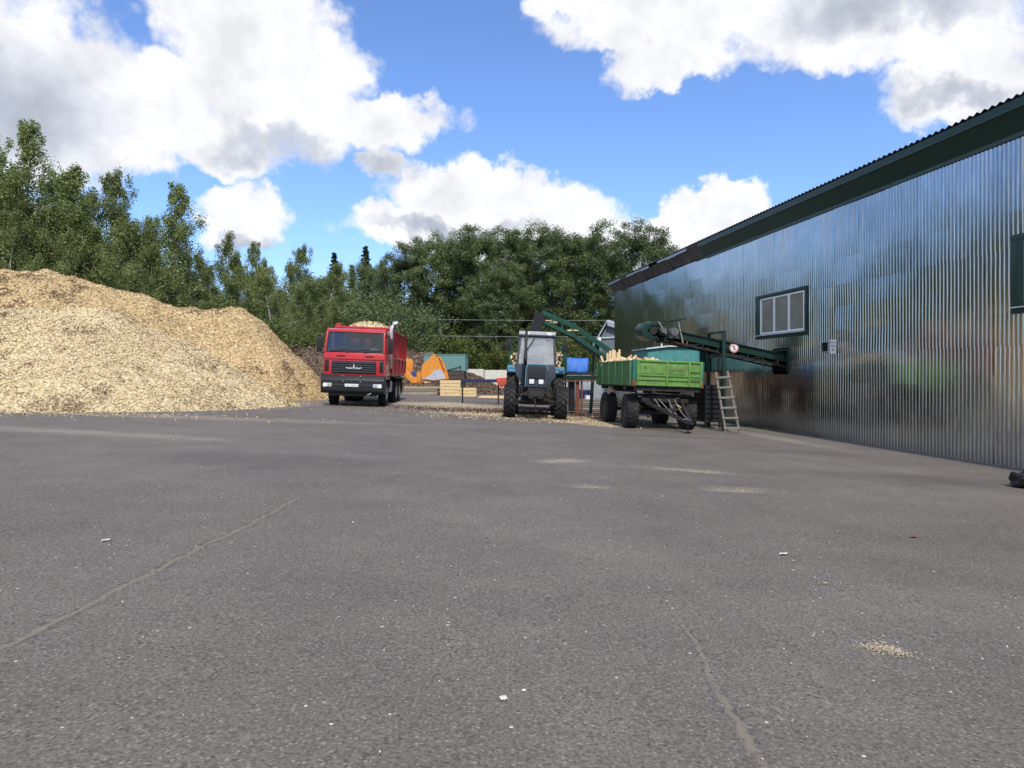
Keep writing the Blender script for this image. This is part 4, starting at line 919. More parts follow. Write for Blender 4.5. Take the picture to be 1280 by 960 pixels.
# ------------------------------------------------------------------ tractor
K = on_ground('tractor', 668.5, 25.7, R(-1.0), 'grey and blue wheeled tractor with big chevron tyres facing the yard', 'tractor')
wheel(K, (-.92, .35, .57), .57, .42, .30, GALVP, 18, True, -1); wheel(K, (.92, .35, .57), .57, .42, .30, GALVP, 18, True, 1)
wheel(K, (-.88, 2.85, .86), .86, .48, .48, GALVP, 20, True, -1); wheel(K, (.88, 2.85, .86), .86, .48, .48, GALVP, 20, True, 1)
mb = MB(); mb.prism([(-.36, 1.12), (.36, 1.12), (.37, 1.72), (.31, 1.90), (-.31, 1.90), (-.37, 1.72)], 'y', -.22, 1.7)
hood = mb.build('hood', TGREY, K, .03)
mb = MB(); mb.prism([(-.38, 1.70), (-.40, 1.78), (-.33, 1.95), (.33, 1.95), (.40, 1.78), (.38, 1.70), (.36, 1.78), (.30, 1.91), (-.30, 1.91), (-.36, 1.78)], 'y', -.24, 1.7); mb.box(-.40, -.37, -.24, 1.6, 1.12, 1.72); mb.build('hood_trim', TBLUE, K, .008)
gl_ = MB().box(-.31, .31, -.25, -.215, 1.42, 1.86).build('grille', BLACK, K, .01)
for k in range(13): MB().box(-.29+k*.046, -.28+k*.046, -.262, -.248, 1.43, 1.85).build('bar', TGREY, gl_)
lp = pm('lamp_white', (.72, .73, .72), .2, var=.08)
for x in (-.165, .165):
    h = MB().box(x-.085, x+.085, -.265, -.215, 1.24, 1.40).build('headlight', lp, K, .015)
    MB().box(x-.095, x+.095, -.25, -.21, 1.23, 1.41).build('bezel', BLACK, h)
mb = MB(); mb.box(-.30, .30, -.30, .5, .80, 1.10); mb.box(-.95, .95, .27, .43, .48, .62); mb.box(-.22, .22, .2, 2.9, .55, 1.15)
mb.tube([(-.85, .1, .62), (.85, .1, .62)], .035, 8); mb.tube([(-.5, -.05, .85), (.5, -.1, .80)], .04, 8)
for s in (-1, 1): mb.tube([(s*.3, .0, .9), (s*.62, .15, .78), (s*.72, .3, .62)], .04, 8); mb.tube([(s*.30, -.2, .95), (s*.55, -.25, .80)], .028, 8)
mb.box(-.55, .55, .6, 1.2, .55, 1.15); mb.box(-.62, -.35, 1.2, 1.7, .7, 1.15); mb.box(.35, .62, 1.2, 1.7, .7, 1.15)
mb.build('front_axle', DARKST, K)
mb = MB(); mb.box(-.26, .26, -.42, -.28, .72, .98); mb.tube([(-.02, -.44, .85), (.0, -.46, .25)], .02, 8); mb.tube([(-.12, -.43, .75), (.02, -.46, .5)], .015, 6); mb.box(-.10, .10, -.5, -.40, .78, .88); mb.build('front_hitch', DARKST, K, .01)
mb = MB()
for s in (-1, 1): mb.prism([(s*.40, 1.95), (s*.74, 1.95), (s*.76, 1.55), (s*.60, 1.30), (s*.52, 1.12), (s*.40, 1.12)], 'y', 1.62, 1.72)
mb.box(-.42, .42, 1.60, 1.66, 1.2, 1.96)
mb.build('cab_lower_panel', TGREY, K, .015)
mb = MB()
for s in (-1, 1):
    mb.bar((s*.72, 1.66, 1.93), (s*.64, 1.78, 3.02), .085, .085, up=(0, 1, 0)); mb.bar((s*.76, 2.6, 1.5), (s*.68, 2.65, 3.02), .075, .075, up=(0, 1, 0)); mb.bar((s*.74, 3.25, 1.7), (s*.66, 3.2, 3.02), .075, .075, up=(0, 1, 0))
mb.box(-.72, .72, 1.63, 1.71, 1.90, 1.97); mb.box(-.7, .7, 1.72, 1.80, 2.98, 3.05)
mb.build('cab_frame', TGREY, K, .02)
MB().prism([(1.66, 3.04), (1.62, 3.10), (1.75, 3.22), (3.2, 3.24), (3.35, 3.14), (3.35, 3.04)], 'x', -.70, .70).build('cab_roof', pm('roof_grey', (.30, .31, .32), .55, var=.12), K, .03)
for x0, x1 in ((-.50, -.30), (.36, .54)): MB().box(x0, x1, 1.56, 1.66, 3.07, 3.18).build('roof_lamp', lp, K, .015)
mb = MB(); mb.prism([(-.68, 1.96), (.68, 1.96), (.61, 2.99), (-.61, 2.99)], 'y', -.006, .006)
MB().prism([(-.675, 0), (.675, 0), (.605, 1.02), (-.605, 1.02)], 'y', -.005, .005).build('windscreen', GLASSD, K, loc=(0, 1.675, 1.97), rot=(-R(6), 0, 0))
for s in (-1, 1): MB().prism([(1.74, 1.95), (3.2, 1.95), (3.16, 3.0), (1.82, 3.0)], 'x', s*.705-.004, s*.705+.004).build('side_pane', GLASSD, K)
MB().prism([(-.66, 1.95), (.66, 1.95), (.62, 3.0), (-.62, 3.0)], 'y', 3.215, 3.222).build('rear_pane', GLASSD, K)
mb = MB(); mb.tube([(-.42, 1.1, 1.5), (-.42, 1.1, 1.9), (-.42, 1.1, 3.22)], [.05, .06, .055], 10); mb.tube([(-.42, 1.1, 1.95), (-.42, 1.1, 2.3)], .072, 10); mb.build('exhaust_pipe', BLACK, K, smooth=True)
mb = MB(); mb.bar((-.40, 1.63, 2.45), (-.10, 1.70, 2.95), .018, .03); mb.build('wiper', BLACK, K)
MB().box(-.30, .30, 2.6, 2.75, 1.7, 2.35).build('seat', SEATM, K, .05)
mb = MB(); mb.tube([(.2*math.cos(2*math.pi*k/18), .2*math.sin(2*math.pi*k/18), 0) for k in range(19)], .014, 6); mb.build('steering_wheel', BLACK, K, loc=(0, 2.15, 2.12), rot=(R(30), 0, 0))
for s in (-1, 1):
    mb = MB(); a = [R(x) for x in range(52, 165, 12)]
    outer = [(2.85-math.cos(t)*1.0, .86+math.sin(t)*1.0) for t in a]; inn = [(2.85-math.cos(t)*.96, .86+math.sin(t)*.96) for t in a]
    for i in range(len(a)-1): mb.prism([outer[i], outer[i+1], inn[i+1], inn[i]], 'x', min(s*.66, s*1.12), max(s*.66, s*1.12))
    mb.build('fender', TBLUE, K)
    MB().box(min(s*.80, s*1.10), max(s*.80, s*1.10), 1.98, 2.10, 1.74, 1.90).build('fender_front', TBLUE, K, .03)
    mm_ = MB().box(min(s*.98, s*1.18), max(s*.98, s*1.18), 1.60, 1.66, 2.45, 2.85).build('mirror', BLACK, K, .02)
    MB().tube([(s*.66, 1.72, 2.9), (s*1.08, 1.63, 2.86), (s*1.08, 1.63, 2.7)], .014, 6).build('arm', BLACK, mm_)

# wood trailer standing behind the tractor
Q = on_ground('stake_trailer', 668, 31.0, R(-1), 'green stake trailer behind the tractor stacked high with split logs', 'trailer')
mb = MB(); mb.box(-1.1, 1.1, 0, 4.0, .95, 1.1); mb.box(-.4, -.3, -1.2, 4, .8, .95); mb.box(.3, .4, -1.2, 4, .8, .95); mb.build('bed', DARKST, Q)
for s in (-1, 1):
    for y in (0, 1.9, 3.9):
        p = MB().box(s*1.16-.035, s*1.16+.035, y, y+.07, .95, 2.95).build('stake', CGREEN, Q)
    for y in (2.3, 3.3): wheel(Q, (s*.98, y, .45), .45, .28, .24, DARKST, 0, side=s)
    MB().tube([(s*1.16, .03, 2.92), (s*1.02, .03, 2.96), (s*1.0, .03, 2.96)], .03, 6).build('stake_hook', CGREEN, Q)
def split_log(r, L, n=3):
    a0 = r.random()*6.28; span = r.choice([1.6, 2.1, 3.1]); R0 = r.uniform(.07, .115)
    prof = [(0, 0)]+[(math.cos(a0+span*k/4)*R0*r.uniform(.9, 1.08), math.sin(a0+span*k/4)*R0*r.uniform(.9, 1.08)) for k in range(5)]
    return MB().prism(prof, 'y', -L/2, L/2)
r = np.random.default_rng(3)
wl = tag(empty('log_load', Q.location, Q.rotation_euler), 'split pale logs stacked between the green stakes behind the tractor', 'logs')
LOGM = island('split_log_wood', [(0, (.24, .16, .09)), (.25, (.46, .33, .18)), (.6, (.62, .46, .27)), (1, (.74, .60, .40))], .8)
mb = MB()
for zi in range(13):
    for xi in range(16):
        x = -1.03+xi*.138+(zi % 2)*.05; z = 1.2+zi*.135
        if z > 2.62+.22*math.sin(x*2.2+1): continue
        for yi in range(2):
            s_ = split_log(r, .5); yy = .3+yi*.62+r.normal(0, .03); mb.add(s_.v, s_.f, Matrix.Translation((x, yy, z)))
tag(mb.build('split_logs', LOGM, wl), kind='stuff')

# ------------------------------------------------------------------ green farm trailer
G = on_ground('farm_trailer', 833, 22.2, R(7.5), 'worn bright green drop side farm trailer with drawbar resting on the asphalt', 'trailer')
hwid = 1.14; L = 4.3; zb, zt = 1.36, 2.14
FP = MB().box(-hwid+.12, hwid-.06, 0, .035, zb, zt).build('front_board', GREENT, G)
for x in (-hwid+.16, -.06, .66, hwid-.10): MB().box(x-.028, x+.028, -.05, .0, zb, zt).build('upright', GREENR, FP, .006)
for z, hh in ((zt-.05, .06), (zb+.30, .035), (zb+.17, .03), (zb, .04)): MB().box(-hwid+.12, hwid-.07, -.032, -.002, z, z+hh).build('rail', GREENR, FP, .006)
for z in (zb+.24, zb+.49): MB().box(.69, hwid-.13, -.07, -.045, z, z+.03).build('rung', GREENR, FP, .005)
for x0, x1 in ((-.90, -.14), (.0, .58)): MB().box(x0, x1, -.012, -.001, zb+.36, zt-.10).build('pressed_panel', GREENT, FP, .01)
# scrawled marks on the boards
mk = MB(); rr_ = random.Random(4)
for k in range(9): x = .06+k*.045; mk.bar((x, -.0150, zt-.30+rr_.uniform(-.01, .02)), (x+.035, -.0150, zt-.27+rr_.uniform(-.02, .02)), .004, .012, up=(0, 0, 1))
for a, b in (((-.80, -.22), (-.74, -.12)), ((-.74, -.12), (-.70, -.24)), ((-.79, -.18), (-.71, -.18))): mk.bar((a[0], -.015, zt+a[1]-.06), (b[0], -.015, zt+b[1]-.06), .004, .014)
mk.build('marker_scrawl', pm('scrawl', (.05, .06, .04), .9), FP)
for s in (-1, 1): MB().box(min(s*hwid, s*(hwid-.11)), max(s*hwid, s*(hwid-.11)), -.02, .10, zb+.18, zt+.01).build('corner_post', TEALG, G, .01)
for s in (-1, 1): MB().box(min(s*hwid, s*(hwid-.11)), max(s*hwid, s*(hwid-.11)), -.015, .09, zb-.03, zb+.18).build('corner_foot', RUST, G, .01)
for s in (-1, 1):
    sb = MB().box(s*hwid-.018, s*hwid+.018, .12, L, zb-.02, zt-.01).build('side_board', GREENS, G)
    for k in range(6):
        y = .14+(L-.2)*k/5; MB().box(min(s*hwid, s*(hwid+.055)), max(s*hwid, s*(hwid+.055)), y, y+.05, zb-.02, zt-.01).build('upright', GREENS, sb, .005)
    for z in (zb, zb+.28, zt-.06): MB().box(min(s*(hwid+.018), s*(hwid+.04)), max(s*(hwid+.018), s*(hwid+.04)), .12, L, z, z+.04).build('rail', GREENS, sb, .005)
    for y in (.6, 2.0, 3.4): MB().box(min(s*(hwid-.02), s*(hwid+.07)), max(s*(hwid-.02), s*(hwid+.07)), y, y+.06, zb-.16, zb).build('latch', DARKST, sb)
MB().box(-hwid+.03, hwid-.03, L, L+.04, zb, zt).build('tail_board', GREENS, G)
MB().box(-hwid+.03, hwid-.03, .04, L, zb-.06, zb+.0).build('bed', DARKST, G)
mb = MB()
for s in (-1, 1): mb.box(s*.45-.05, s*.45+.05, .0, L, zb-.24, zb-.07)
for y in (.05, 1.2, 2.4, 3.6): mb.box(-1.05, 1.05, y, y+.09, zb-.16, zb-.065)
mb.build('chassis', DARKST, G)
mb = MB(); mb.box(-.95, .95, .72, .86, .80, .93); mb.box(-.75, .75, .2, .3, .86, .98); mb.box(-.75, -.6, .25, 1.4, .84, .95); mb.box(.6, .75, .25, 1.4, .84, .95)
mb.lathe([(.5, .98), (.55, 1.0), (.55, 1.06), (.5, 1.1)], (0, .8, 0), 'z', 24); mb.box(-1.0, 1.0, .55, .63, 1.02, 1.1)
mb.build('turntable', DARKST, G)
for s in (-1, 1):
    mb = MB()
    for k in range(4): mb.bar((s*.72, .35+.05*k, .72-.03*k), (s*.72, 1.25-.05*k, .72-.03*k), .08, .022)
    mb.build('leaf_spring', RUST, G)
for y in (.74, 3.30): MB().box(-.95, .95, y, y+.12, .45, .57).build('axle', DARKST, G)
wr_ = pm('wheel_paint', (.05, .05, .045), .8, dirt=(.10, .08, .06))
for s in (-1, 1):
    wheel(G, (s*.94, .80, .53), .53, .38, .26, wr_, 22, side=s, steer=R(-4)); wheel(G, (s*.94, 3.36, .53), .53, .38, .26, wr_, 22, side=s)
tip = Vector((.32, -1.05, .30))
mb = MB(); mb.bar((-.62, .25, .86), tip, .08, .10); mb.bar((.55, .25, .86), tip+Vector((.04, 0, 0)), .08, .10); mb.bar((-.28, -.18, .66), (.45, -.18, .66), .05, .06); mb.build('drawbar', DARKST, G)
mb = MB(); mb.lathe([(.045, -.02), (.085, -.02), (.085, .02), (.045, .02)], tip+Vector((.02, -.12, 0)), 'z', 16, closed=True); mb.tube([tip+Vector((0, .1, .12)), tip+Vector((0, .1, -.24))], .03, 8); mb.cbox(tip+Vector((0, .1, -.275)), (.16, .16, .03)); mb.build('coupling_jack', DARKST, G)
mb = MB()
for k, (xa, sag) in enumerate(((-.35, .32), (-.2, .2), (.3, .15), (.1, .42))):
    p0 = Vector((xa, .2, .95)); p1 = tip+Vector((.05*k-.1, .05, .1)); mb.tube([p0+(p1-p0)*t+Vector((0, 0, -sag*4*t*(1-t)*.6)) for t in np.linspace(0, 1, 9)], .013, 6)
mb.build('hoses', pm('pale_hose', (.22, .21, .19), .7), G)
MB().bar((.36, .12, .80), (.62, .12, .62), .05, .03).build('yellow_stay', pm('yellow_stay', (.6, .42, .12), .7), G)
MB().box(-.93, -.76, .12, .16, 1.14, 1.20).build('marker_plate', WHITE, G)
MB().bar((-1.02, 3.0, 1.28), (-1.06, 3.0, 1.02), .09, .03).build('mud_flap_stay', pm('pale_stay', (.5, .46, .36), .7), G)
MB().box(-.5, .5, 2.0, 2.8, .62, .95).build('tool_box', BLACK, G, .02)
# firewood in the trailer: each piece its own thing
def G_at(x, y, z): return Matrix.Translation(G.location) @ G.rotation_euler.to_matrix().to_4x4() @ Vector((x, y, z))
r = np.random.default_rng(12); blk = []
for k in range(6):
    s_ = split_log(r, .36); me = s_.build('firewood_block', LOGM)
    blk.append(me.data); bpy.data.objects.remove(me)
mb = MB(); mb.box(-hwid+.05, hwid-.05, .1, L-.05, zb+.01, zt-.16); lw = mb.build('wood_bulk', pm('wood_bulk', (.5, .36, .2), .85, var=.4, scale=9, bump=.8, bscale=14), None)
lw.location = G.location; lw.rotation_euler = G.rotation_euler; tag(lw, 'bulk of split firewood filling the green trailer', 'firewood', kind='stuff')
n = 0
for iy in range(15):
    for ix in range(9):
        x = -.98+ix*.235+r.normal(0, .03); y = .3+iy*.27+r.normal(0, .04)
        top = zt-.17+.18*math.exp(-((x+.45)/.55)**2)*(1 if y > .9 else .45)+.05*r.random()
        if x > .35 and y < 2.0: top -= .10
        o = bpy.data.objects.new('firewood_block', blk[n % 6]); C.objects.link(o); n += 1
        o.location = G_at(x, y, top); e = Euler((r.normal(0, .35), r.normal(0, .35), r.random()*6.28)); o.rotation_euler = e
        tag(o, 'short split firewood block lying loose on the green trailer load', 'firewood', 'split blocks in the green trailer')
slat = []
for k in range(7):
    x = -1.04+k*.085; hgt = (.36, .42, .52, .56, .55, .48, .58)[k]; lean = (-.38, -.05, .0, .02, -.01, .03, .0)[k]
    mbk = MB().box(-.038, .038, -.015, .015, 0, hgt+.18)
    o = mbk.build('wooden_stave', WOODP); o.location = G_at(x+(.12 if k == 0 else .1), L-.35, zt-.28); o.rotation_euler = (r.normal(0, .03), lean, r.normal(.1, .1))
    tag(o, 'pale stave leaning outward at the rear of the green trailer' if k == 0 else 'pale sawn stave standing upright at the rear of the green trailer', 'stave', None if k == 0 else 'upright staves in the green trailer')

# ------------------------------------------------------------------ wall conveyor, portal, sign, ladder
HM = Matrix.Translation(hall.location) @ Matrix.Rotation(HA, 4, 'Z')
CVR = empty('belt_conveyor', HM @ Vector((0, cv+.45, 0)), (0, 0, HA), 'dark green belt conveyor coming out of the hall wall over the trailer', 'conveyor')
zw, zh = 2.02, 2.95; CL_ = 4.72
def cz(x): return zw+(zh-zw)*(-x)/CL_          # local x negative = out into the yard
for s in (-1, 1):
    y = s*.36
    b = MB().bar((.6, y, cz(.6)+.05), (-CL_+.35, y, cz(-CL_+.35)+.05), .05, .24).build('side_beam', DGREEN, CVR)
    MB().bar((.6, y-.04, cz(.6)+.17), (-CL_+.7, y-.04, cz(-CL_+.7)+.17), .09, .02).build('flange', DGREEN, b)
    lb = MB().bar((.5, y, cz(.5)-.24), (-CL_+.5, y, cz(-CL_+.5)-.20), .05, .05).build('lower_rail', DARKST, CVR)
    for k in range(8):
        x = -.3-k*.52; MB().bar((x, y-s*.0, cz(x)-.02), (x-.04, y, cz(x)-.24), .04, .05).build('strut', DGREEN if k % 3 else RUST, CVR)
        if k % 2 and k < 8: MB().bar((x, y, cz(x)-.05), (x-.5, y, cz(x-.5)-.22), .025, .025).build('brace', DARKST, CVR)
MB().bar((.6, 0, cz(.6)+.10), (-CL_+.1, 0, cz(-CL_+.1)+.10), .60, .02).build('belt', RUBBER, CVR)
MB().bar((.4, 0, cz(.4)-.18), (-CL_+.2, 0, cz(-CL_+.2)-.16), .60, .02).build('return_belt', RUBBER, CVR)
mb = MB()
for k in range(8): x = -.4-k*.58; mb.tube([(x, -.33, cz(x)-.15), (x, .33, cz(x)-.15)], .04, 8)
mb.build('rollers', DARKST, CVR)
hx = -CL_; hz = cz(hx)
mb = MB(); pr = [(hx+.55, hz+.27), (hx+.05, hz+.30)]+[(hx+.05-.29*math.sin(R(a)), hz+.01+.29*math.cos(R(a))) for a in range(0, 181, 20)]+[(hx+.15, hz-.30), (hx+.3, hz-.22), (hx+.1, hz-.16), (hx-.05, hz), (hx+.1, hz+.15), (hx+.5, hz+.15)]
mb.prism(pr, 'y', -.40, .40); mb.build('head_guard', DGREEN, CVR, .015)
mb = MB(); mb.tube([(hx+.15, -.39, hz), (hx+.15, .39, hz)], .13, 14); mb.build('head_drum', DARKST, CVR)
mb = MB(); mb.tube([(hx+.75, -.70, hz-.05), (hx+.75, -.36, hz-.05)], .13, 14); mb.box(hx+.62, hx+.88, -.62, -.45, hz-.25, hz-.1); mb.tube([(hx+.42, -.62, hz+.0), (hx+.42, -.40, hz)], .09, 12); mb.build('drive_motor', pm('motor_grey', (.12, .125, .13), .6, .2, var=.25), CVR)
mb = MB(); mb.bar((hx+.95, -.40, hz+.36), (hx+1.12, -.42, hz-.40), .05, .03); mb.bar((hx+.30, -.42, hz+.28), (hx+.55, -.42, hz-.1), .04, .03); mb.build('stay', pm('pale_metal_stay', (.34, .30, .26), .6), CVR)
MB().bar((hx+.55, -.1, hz+.30), (hx+1.2, -.1, hz+.38), .75, .03).build('cover_plate', DARKST, CVR)
MB().bar((hx+.45, 0, hz-.33), (hx+1.7, 0, hz-.50), .5, .05).build('catch_tray', DARKST, CVR)
mb = MB(); mb.tube([(-.9, -.3, cz(-.9)-.25), (-.75, -.3, cz(-.8)-.42), (-.85, -.3, cz(-.8)-.58), (-.4, -.28, cz(-.4)-.4), (-.05, -.25, cz(0)-.32)], .012, 5); mb.build('loose_cable', BLACK, CVR)
mb = MB(); mb.box(-.06, .0, -.48, .48, cz(0)+.30, cz(0)+.36); mb.box(-.06, .0, -.52, -.47, cz(0)-.40, cz(0)+.36); mb.box(-.06, .0, .47, .52, cz(0)-.40, cz(0)+.36); mb.build('wall_frame', DGREEN, CVR)
ch = MB()
p0 = Vector((hx+1.1, 0, hz+.4)); p1 = Vector((hx+1.18, 0, hz+1.1)); ch.tube([p0, p1], .018, 6); 
ch.build('hanger_chain', GALVP, CVR) if False else None
# portal frame
PX = -2.28; P0 = HM @ Vector((PX, cv+.45, 0))
PF = empty('support_portal', (P0.x, P0.y, g(P0.x)), (0, 0, HA), 'dark green steel portal holding up the wall conveyor', 'support frame')
top = cz(PX)+.42-g(P0.x)
for y in (-.55, .62): MB().box(-.055, .055, y-.05, y+.05, -.02, top).build('post', DGREEN, PF, .006); 
for y in (-.55, .62): MB().box(-.12, .12, y-.12, y+.12, -.01, .02).build('foot_plate', DGREEN, PF)
MB().box(-.05, .05, -.6, .67, top, top+.06).build('cross_bar', DGREEN, PF); MB().box(-.42, -.05, -.58, -.5, top-.03, top+.03).build('side_arm', DGREEN, PF)
MB().box(-.04, .04, -.5, .57, cz(PX)-.36-g(P0.x), cz(PX)-.28-g(P0.x)).build('bearer', DGREEN, PF)
# round prohibition sign on the conveyor
sp_ = HM @ Vector((PX+.42, cv+.45-.41, cz(PX+.42)+.02))
SG = empty('round_sign', sp_, (0, 0, HA), 'small round white prohibition sign with red rim on the conveyor side', 'sign')
def disc(r0, r1, y0, y1): 
    return MB().lathe([(r0, y0), (r1, y0), (r1, y1), (r0, y1)], (0, 0, 0), 'y', 28, closed=True)
MB().lathe([(.001, -.012), (.15, -.012), (.15, .0), (.001, 0)], (0, 0, 0), 'y', 28).build('plate', WHITE, SG)
rd = pm('sign_red', (.62, .03, .05), .5)
mb = disc(.118, .14, -.016, -.0125); mb.bar((-.085, -.0145, .085), (.085, -.0145, -.085), .003, .018, up=(.7, 0, .7)); mb.build('red_ring', rd, SG)
mb = MB(); mb.lathe([(.001, -.021), (.022, -.021), (.022, -.0165), (.001, -.0165)], (0, 0, .06), 'y', 12)
mb.bar((0, -.019, .04), (.005, -.019, -.02), .004, .035, up=(1, 0, 0)); mb.bar((0, -.019, -.015), (-.035, -.019, -.085), .004, .018, up=(1, 0, 0)); mb.bar((.005, -.019, -.015), (.04, -.019, -.08), .004, .018, up=(1, 0, 0)); mb.bar((-.04, -.019, .0), (.035, -.019, .03), .004, .014, up=(0, 0, 1))
mb.build('walking_figure', ink, SG)
# ladder
lx = gx(912, 22.4)
LD = empty('wooden_ladder', lx, (0, 0, R(-2)), 'weathered grey wooden ladder leaning by the portal post', 'ladder')
b0, b1, t0, t1 = Vector((-.12, 0, .0)), Vector((.30, 0, 0)), Vector((-.34, .32, 1.82)), Vector((.03, .32, 1.86))
for a, b in ((b0, t0), (b1, t1)): MB().bar(a, b+(b-a)*.03, .065, .05).build('rail', WOODG, LD, .006)
for k in range(6):
    t = .07+k*.172; p = b0+(t0-b0)*t; q_ = b1+(t1-b1)*t
    MB().bar(p+Vector((-.05, -.035, 0)), q_+Vector((.05, -.035, 0)), .05, .065).build('rung', WOODG, LD, .006)

# ------------------------------------------------------------------ second conveyor and log processor behind the trailer
D2 = 31.5
head = at(677, 402, D2); bend = at(718, 420, D2); low = at(782, 464, D2)
c2 = empty('elevator_conveyor', (low.x, D2, g(low.x)), (0, 0, 0), 'bright green cranked elevator conveyor rising over the tractor with a hanging rubber flap', 'conveyor')
def l2(p, dy=0, dz=0): return Vector((p.x-low.x, dy, p.z-g(low.x)+dz))
E = Vector((-.30, 0, .13))
for s in (-1, 1):
    dzz = .17 if s > 0 else 0
    MB().bar(l2(head, s*.35, .0), l2(bend, s*.35, -.04), .06, .15).build('upper_beam', CGREEN, c2)
    MB().bar(l2(bend, s*.35, -.04), l2(low, s*.35, -.04), .06, .16).build('lower_beam', CGREEN, c2)
    MB().bar(l2(head, s*.40, .42), l2(bend, s*.40, .42), .03, .13).build('guard_board', CGREEN, c2); MB().bar(l2(bend, s*.40, .42), l2(low, s*.40, .42), .03, .13).build('guard_board', CGREEN, c2)
    for k in range(9):
        t = k/8; p = head+(bend-head)*(t/.4) if t < .4 else bend+(low-bend)*((t-.4)/.6); MB().bar(l2(p, s*.37, .0), l2(p, s*.37, .40), .04, .04).build('strut', CGREEN, c2)
MB().bar(l2(head, 0, .08), l2(bend, 0, .06), .62, .02).build('belt', RUBBER, c2); MB().bar(l2(bend, 0, .06), l2(low, 0, .06), .62, .02).build('belt', RUBBER, c2)
MB().bar(l2(bend, 0, -.16), l2(low, 0, -.18), .66, .12).build('under_tray', DARKST, c2)
mb = MB(); mb.tube([l2(head, -.38, .05), l2(head, .38, .05)], .14, 12); mb.build('head_drum', DARKST, c2)
fl = MB(); hl = l2(head)
fl.prism([(hl.x-.50, hl.z-.40), (hl.x-.34, hl.z+.05), (hl.x-.30, hl.z+.42), (hl.x+.06, hl.z+.34), (hl.x+.10, hl.z-.02), (hl.x-.08, hl.z-.48), (hl.x-.3, hl.z-.55)], 'y', -.44, .44); fl.build('rubber_flap', BLACK, c2)
mb = MB()
for y in (-.3, .3): mb.bar(l2(bend, y, -.1)+Vector((.9, 0, -.4)), Vector((l2(bend).x+.7, y, 0)), .07, .07)
mb.build('support_legs', DGREEN, c2)
for k, (t, dz_) in enumerate(((.15, .16), (.30, .16), (.95, .16))):
    p = head+(bend-head)*t; s_ = split_log(np.random.default_rng(k), .5); o = s_.build('conveyed_log', LOGM); o.location = (p.x, D2-.25, p.z+dz_-.02); o.rotation_euler = (0, .42, R(75))
    tag(o, 'split log riding up the green elevator conveyor', 'log', 'logs on the elevator conveyor')
# processor table
D3 = 30.0
pt = gx(728, D3); PT = empty('log_processor', pt, (0, 0, 0), 'dark steel log processing table on a rusty post beside the trailer', 'log processor')
zt3 = CAMZ+(HOR-466)/F*D3-pt.z
MB().box(-.85, 1.4, -.5, .5, zt3-.10, zt3).build('table_top', DARKST, PT, .01)
MB().box(-.85, 1.4, -.53, -.5, zt3-.30, zt3-.11).build('side_channel', DGREEN, PT)
MB().box(-.85, 1.4, -.545, -.53, zt3-.36, zt3-.31).build('rusty_lip', RUST, PT)
MB().box(-.32, -.16, -.45, -.3, 0, zt3-.3).build('post', RUST, PT); MB().box(-.10, -.03, -.45, -.3, 0, zt3-.3).build('post', RUST, PT); MB().box(-.56, -.34, -.3, .3, .15, zt3-.3).build('hydraulic_tank', BLACK, PT)
MB().box(1.1, 1.2, -.45, -.3, 0, zt3-.3).build('post', RUST, PT)
MB().box(-.72, -.64, .3, .4, 0, zt3+.9).build('green_upright', CGREEN, PT); MB().box(-.75, -.68, -.5, -.43, zt3-.4, zt3+.9).build('green_upright', CGREEN, PT)
bt = at(721, 466, 30.0); rows = 9
V = []; Fc = []
for i in range(13):
    for j in range(rows):
        u = i/12; v = j/(rows-1); V.append(((u-.5)*.93+.05*v*(u-.2), -.10+.25*v*v+.018*math.sin(u*19+v*2), v*.62+.015*math.sin(u*7)))
for i in range(12):
    for j in range(rows-1): Fc.append((i*rows+j, (i+1)*rows+j, (i+1)*rows+j+1, i*rows+j+1))
mb = MB(); mb.add(V, Fc); bo = mb.build('blue_tarpaulin', BLUE, None, smooth=True); bo.location = bt; m_ = bo.modifiers.new('solid', 'SOLIDIFY'); m_.thickness = .02
tag(bo, 'bright blue plastic tarpaulin screen standing on the log processing table', 'tarpaulin')

# teal hut behind the trailer
hp = gx(842, 29.5); HU = empty('teal_bin', hp, (0, 0, R(6)), 'peeling teal sheet metal bin on legs with pale lid between trailer and hall', 'bin')
HU.scale = (.90, 1, 1)
hz_ = CAMZ+(HOR-431)/F*29.5-hp.z
for k in range(4): MB().box(-1.22+k*.61+.006, -1.22+(k+1)*.61-.006, -.02, .02, 2.0, hz_-.16+.10*(k/4)).build('front_panel', TEALH, HU)
MB().box(-1.24, -1.2, 0.03, 2.0, 2.0, hz_-.2).build('side_panel', TEALH, HU); MB().box(1.2, 1.24, 0.03, 2.0, 2.0, hz_-.1).build('side_panel', TEALH, HU); MB().box(-1.22, 1.22, 1.96, 2.0, 2.0, hz_-.2).build('back_panel', TEALH, HU)
MB().box(-1.2, 1.2, .03, 1.95, 1.9, 2.0).build('floor', DARKST, HU)
for x in (-1.15, 1.15):
    for y in (.08, 1.85): MB().box(x-.05, x+.05, y-.05, y+.05, 0, 1.9).build('leg', DARKST, HU)
MB().prism([(-1.32, hz_-.14), (-.3, hz_-.03), (1.32, hz_-.03), (1.32, hz_-.09), (-.3, hz_-.09), (-1.32, hz_-.2)], 'y', -.12, 2.1).build('roof', pm('pale_roof', (.55, .60, .62), .6, var=.2, dirt=(.3, .4, .4), dlo=.5, dhi=.7), HU)
MB().box(-.85, -.6, .3, .5, hz_-.1, hz_+.45).build('flue', DARKST, HU); MB().tube([(-.45, .3, hz_-.1), (-.45, .3, hz_+.42)], .03, 8).build('vent_pipe', WHITE, HU)
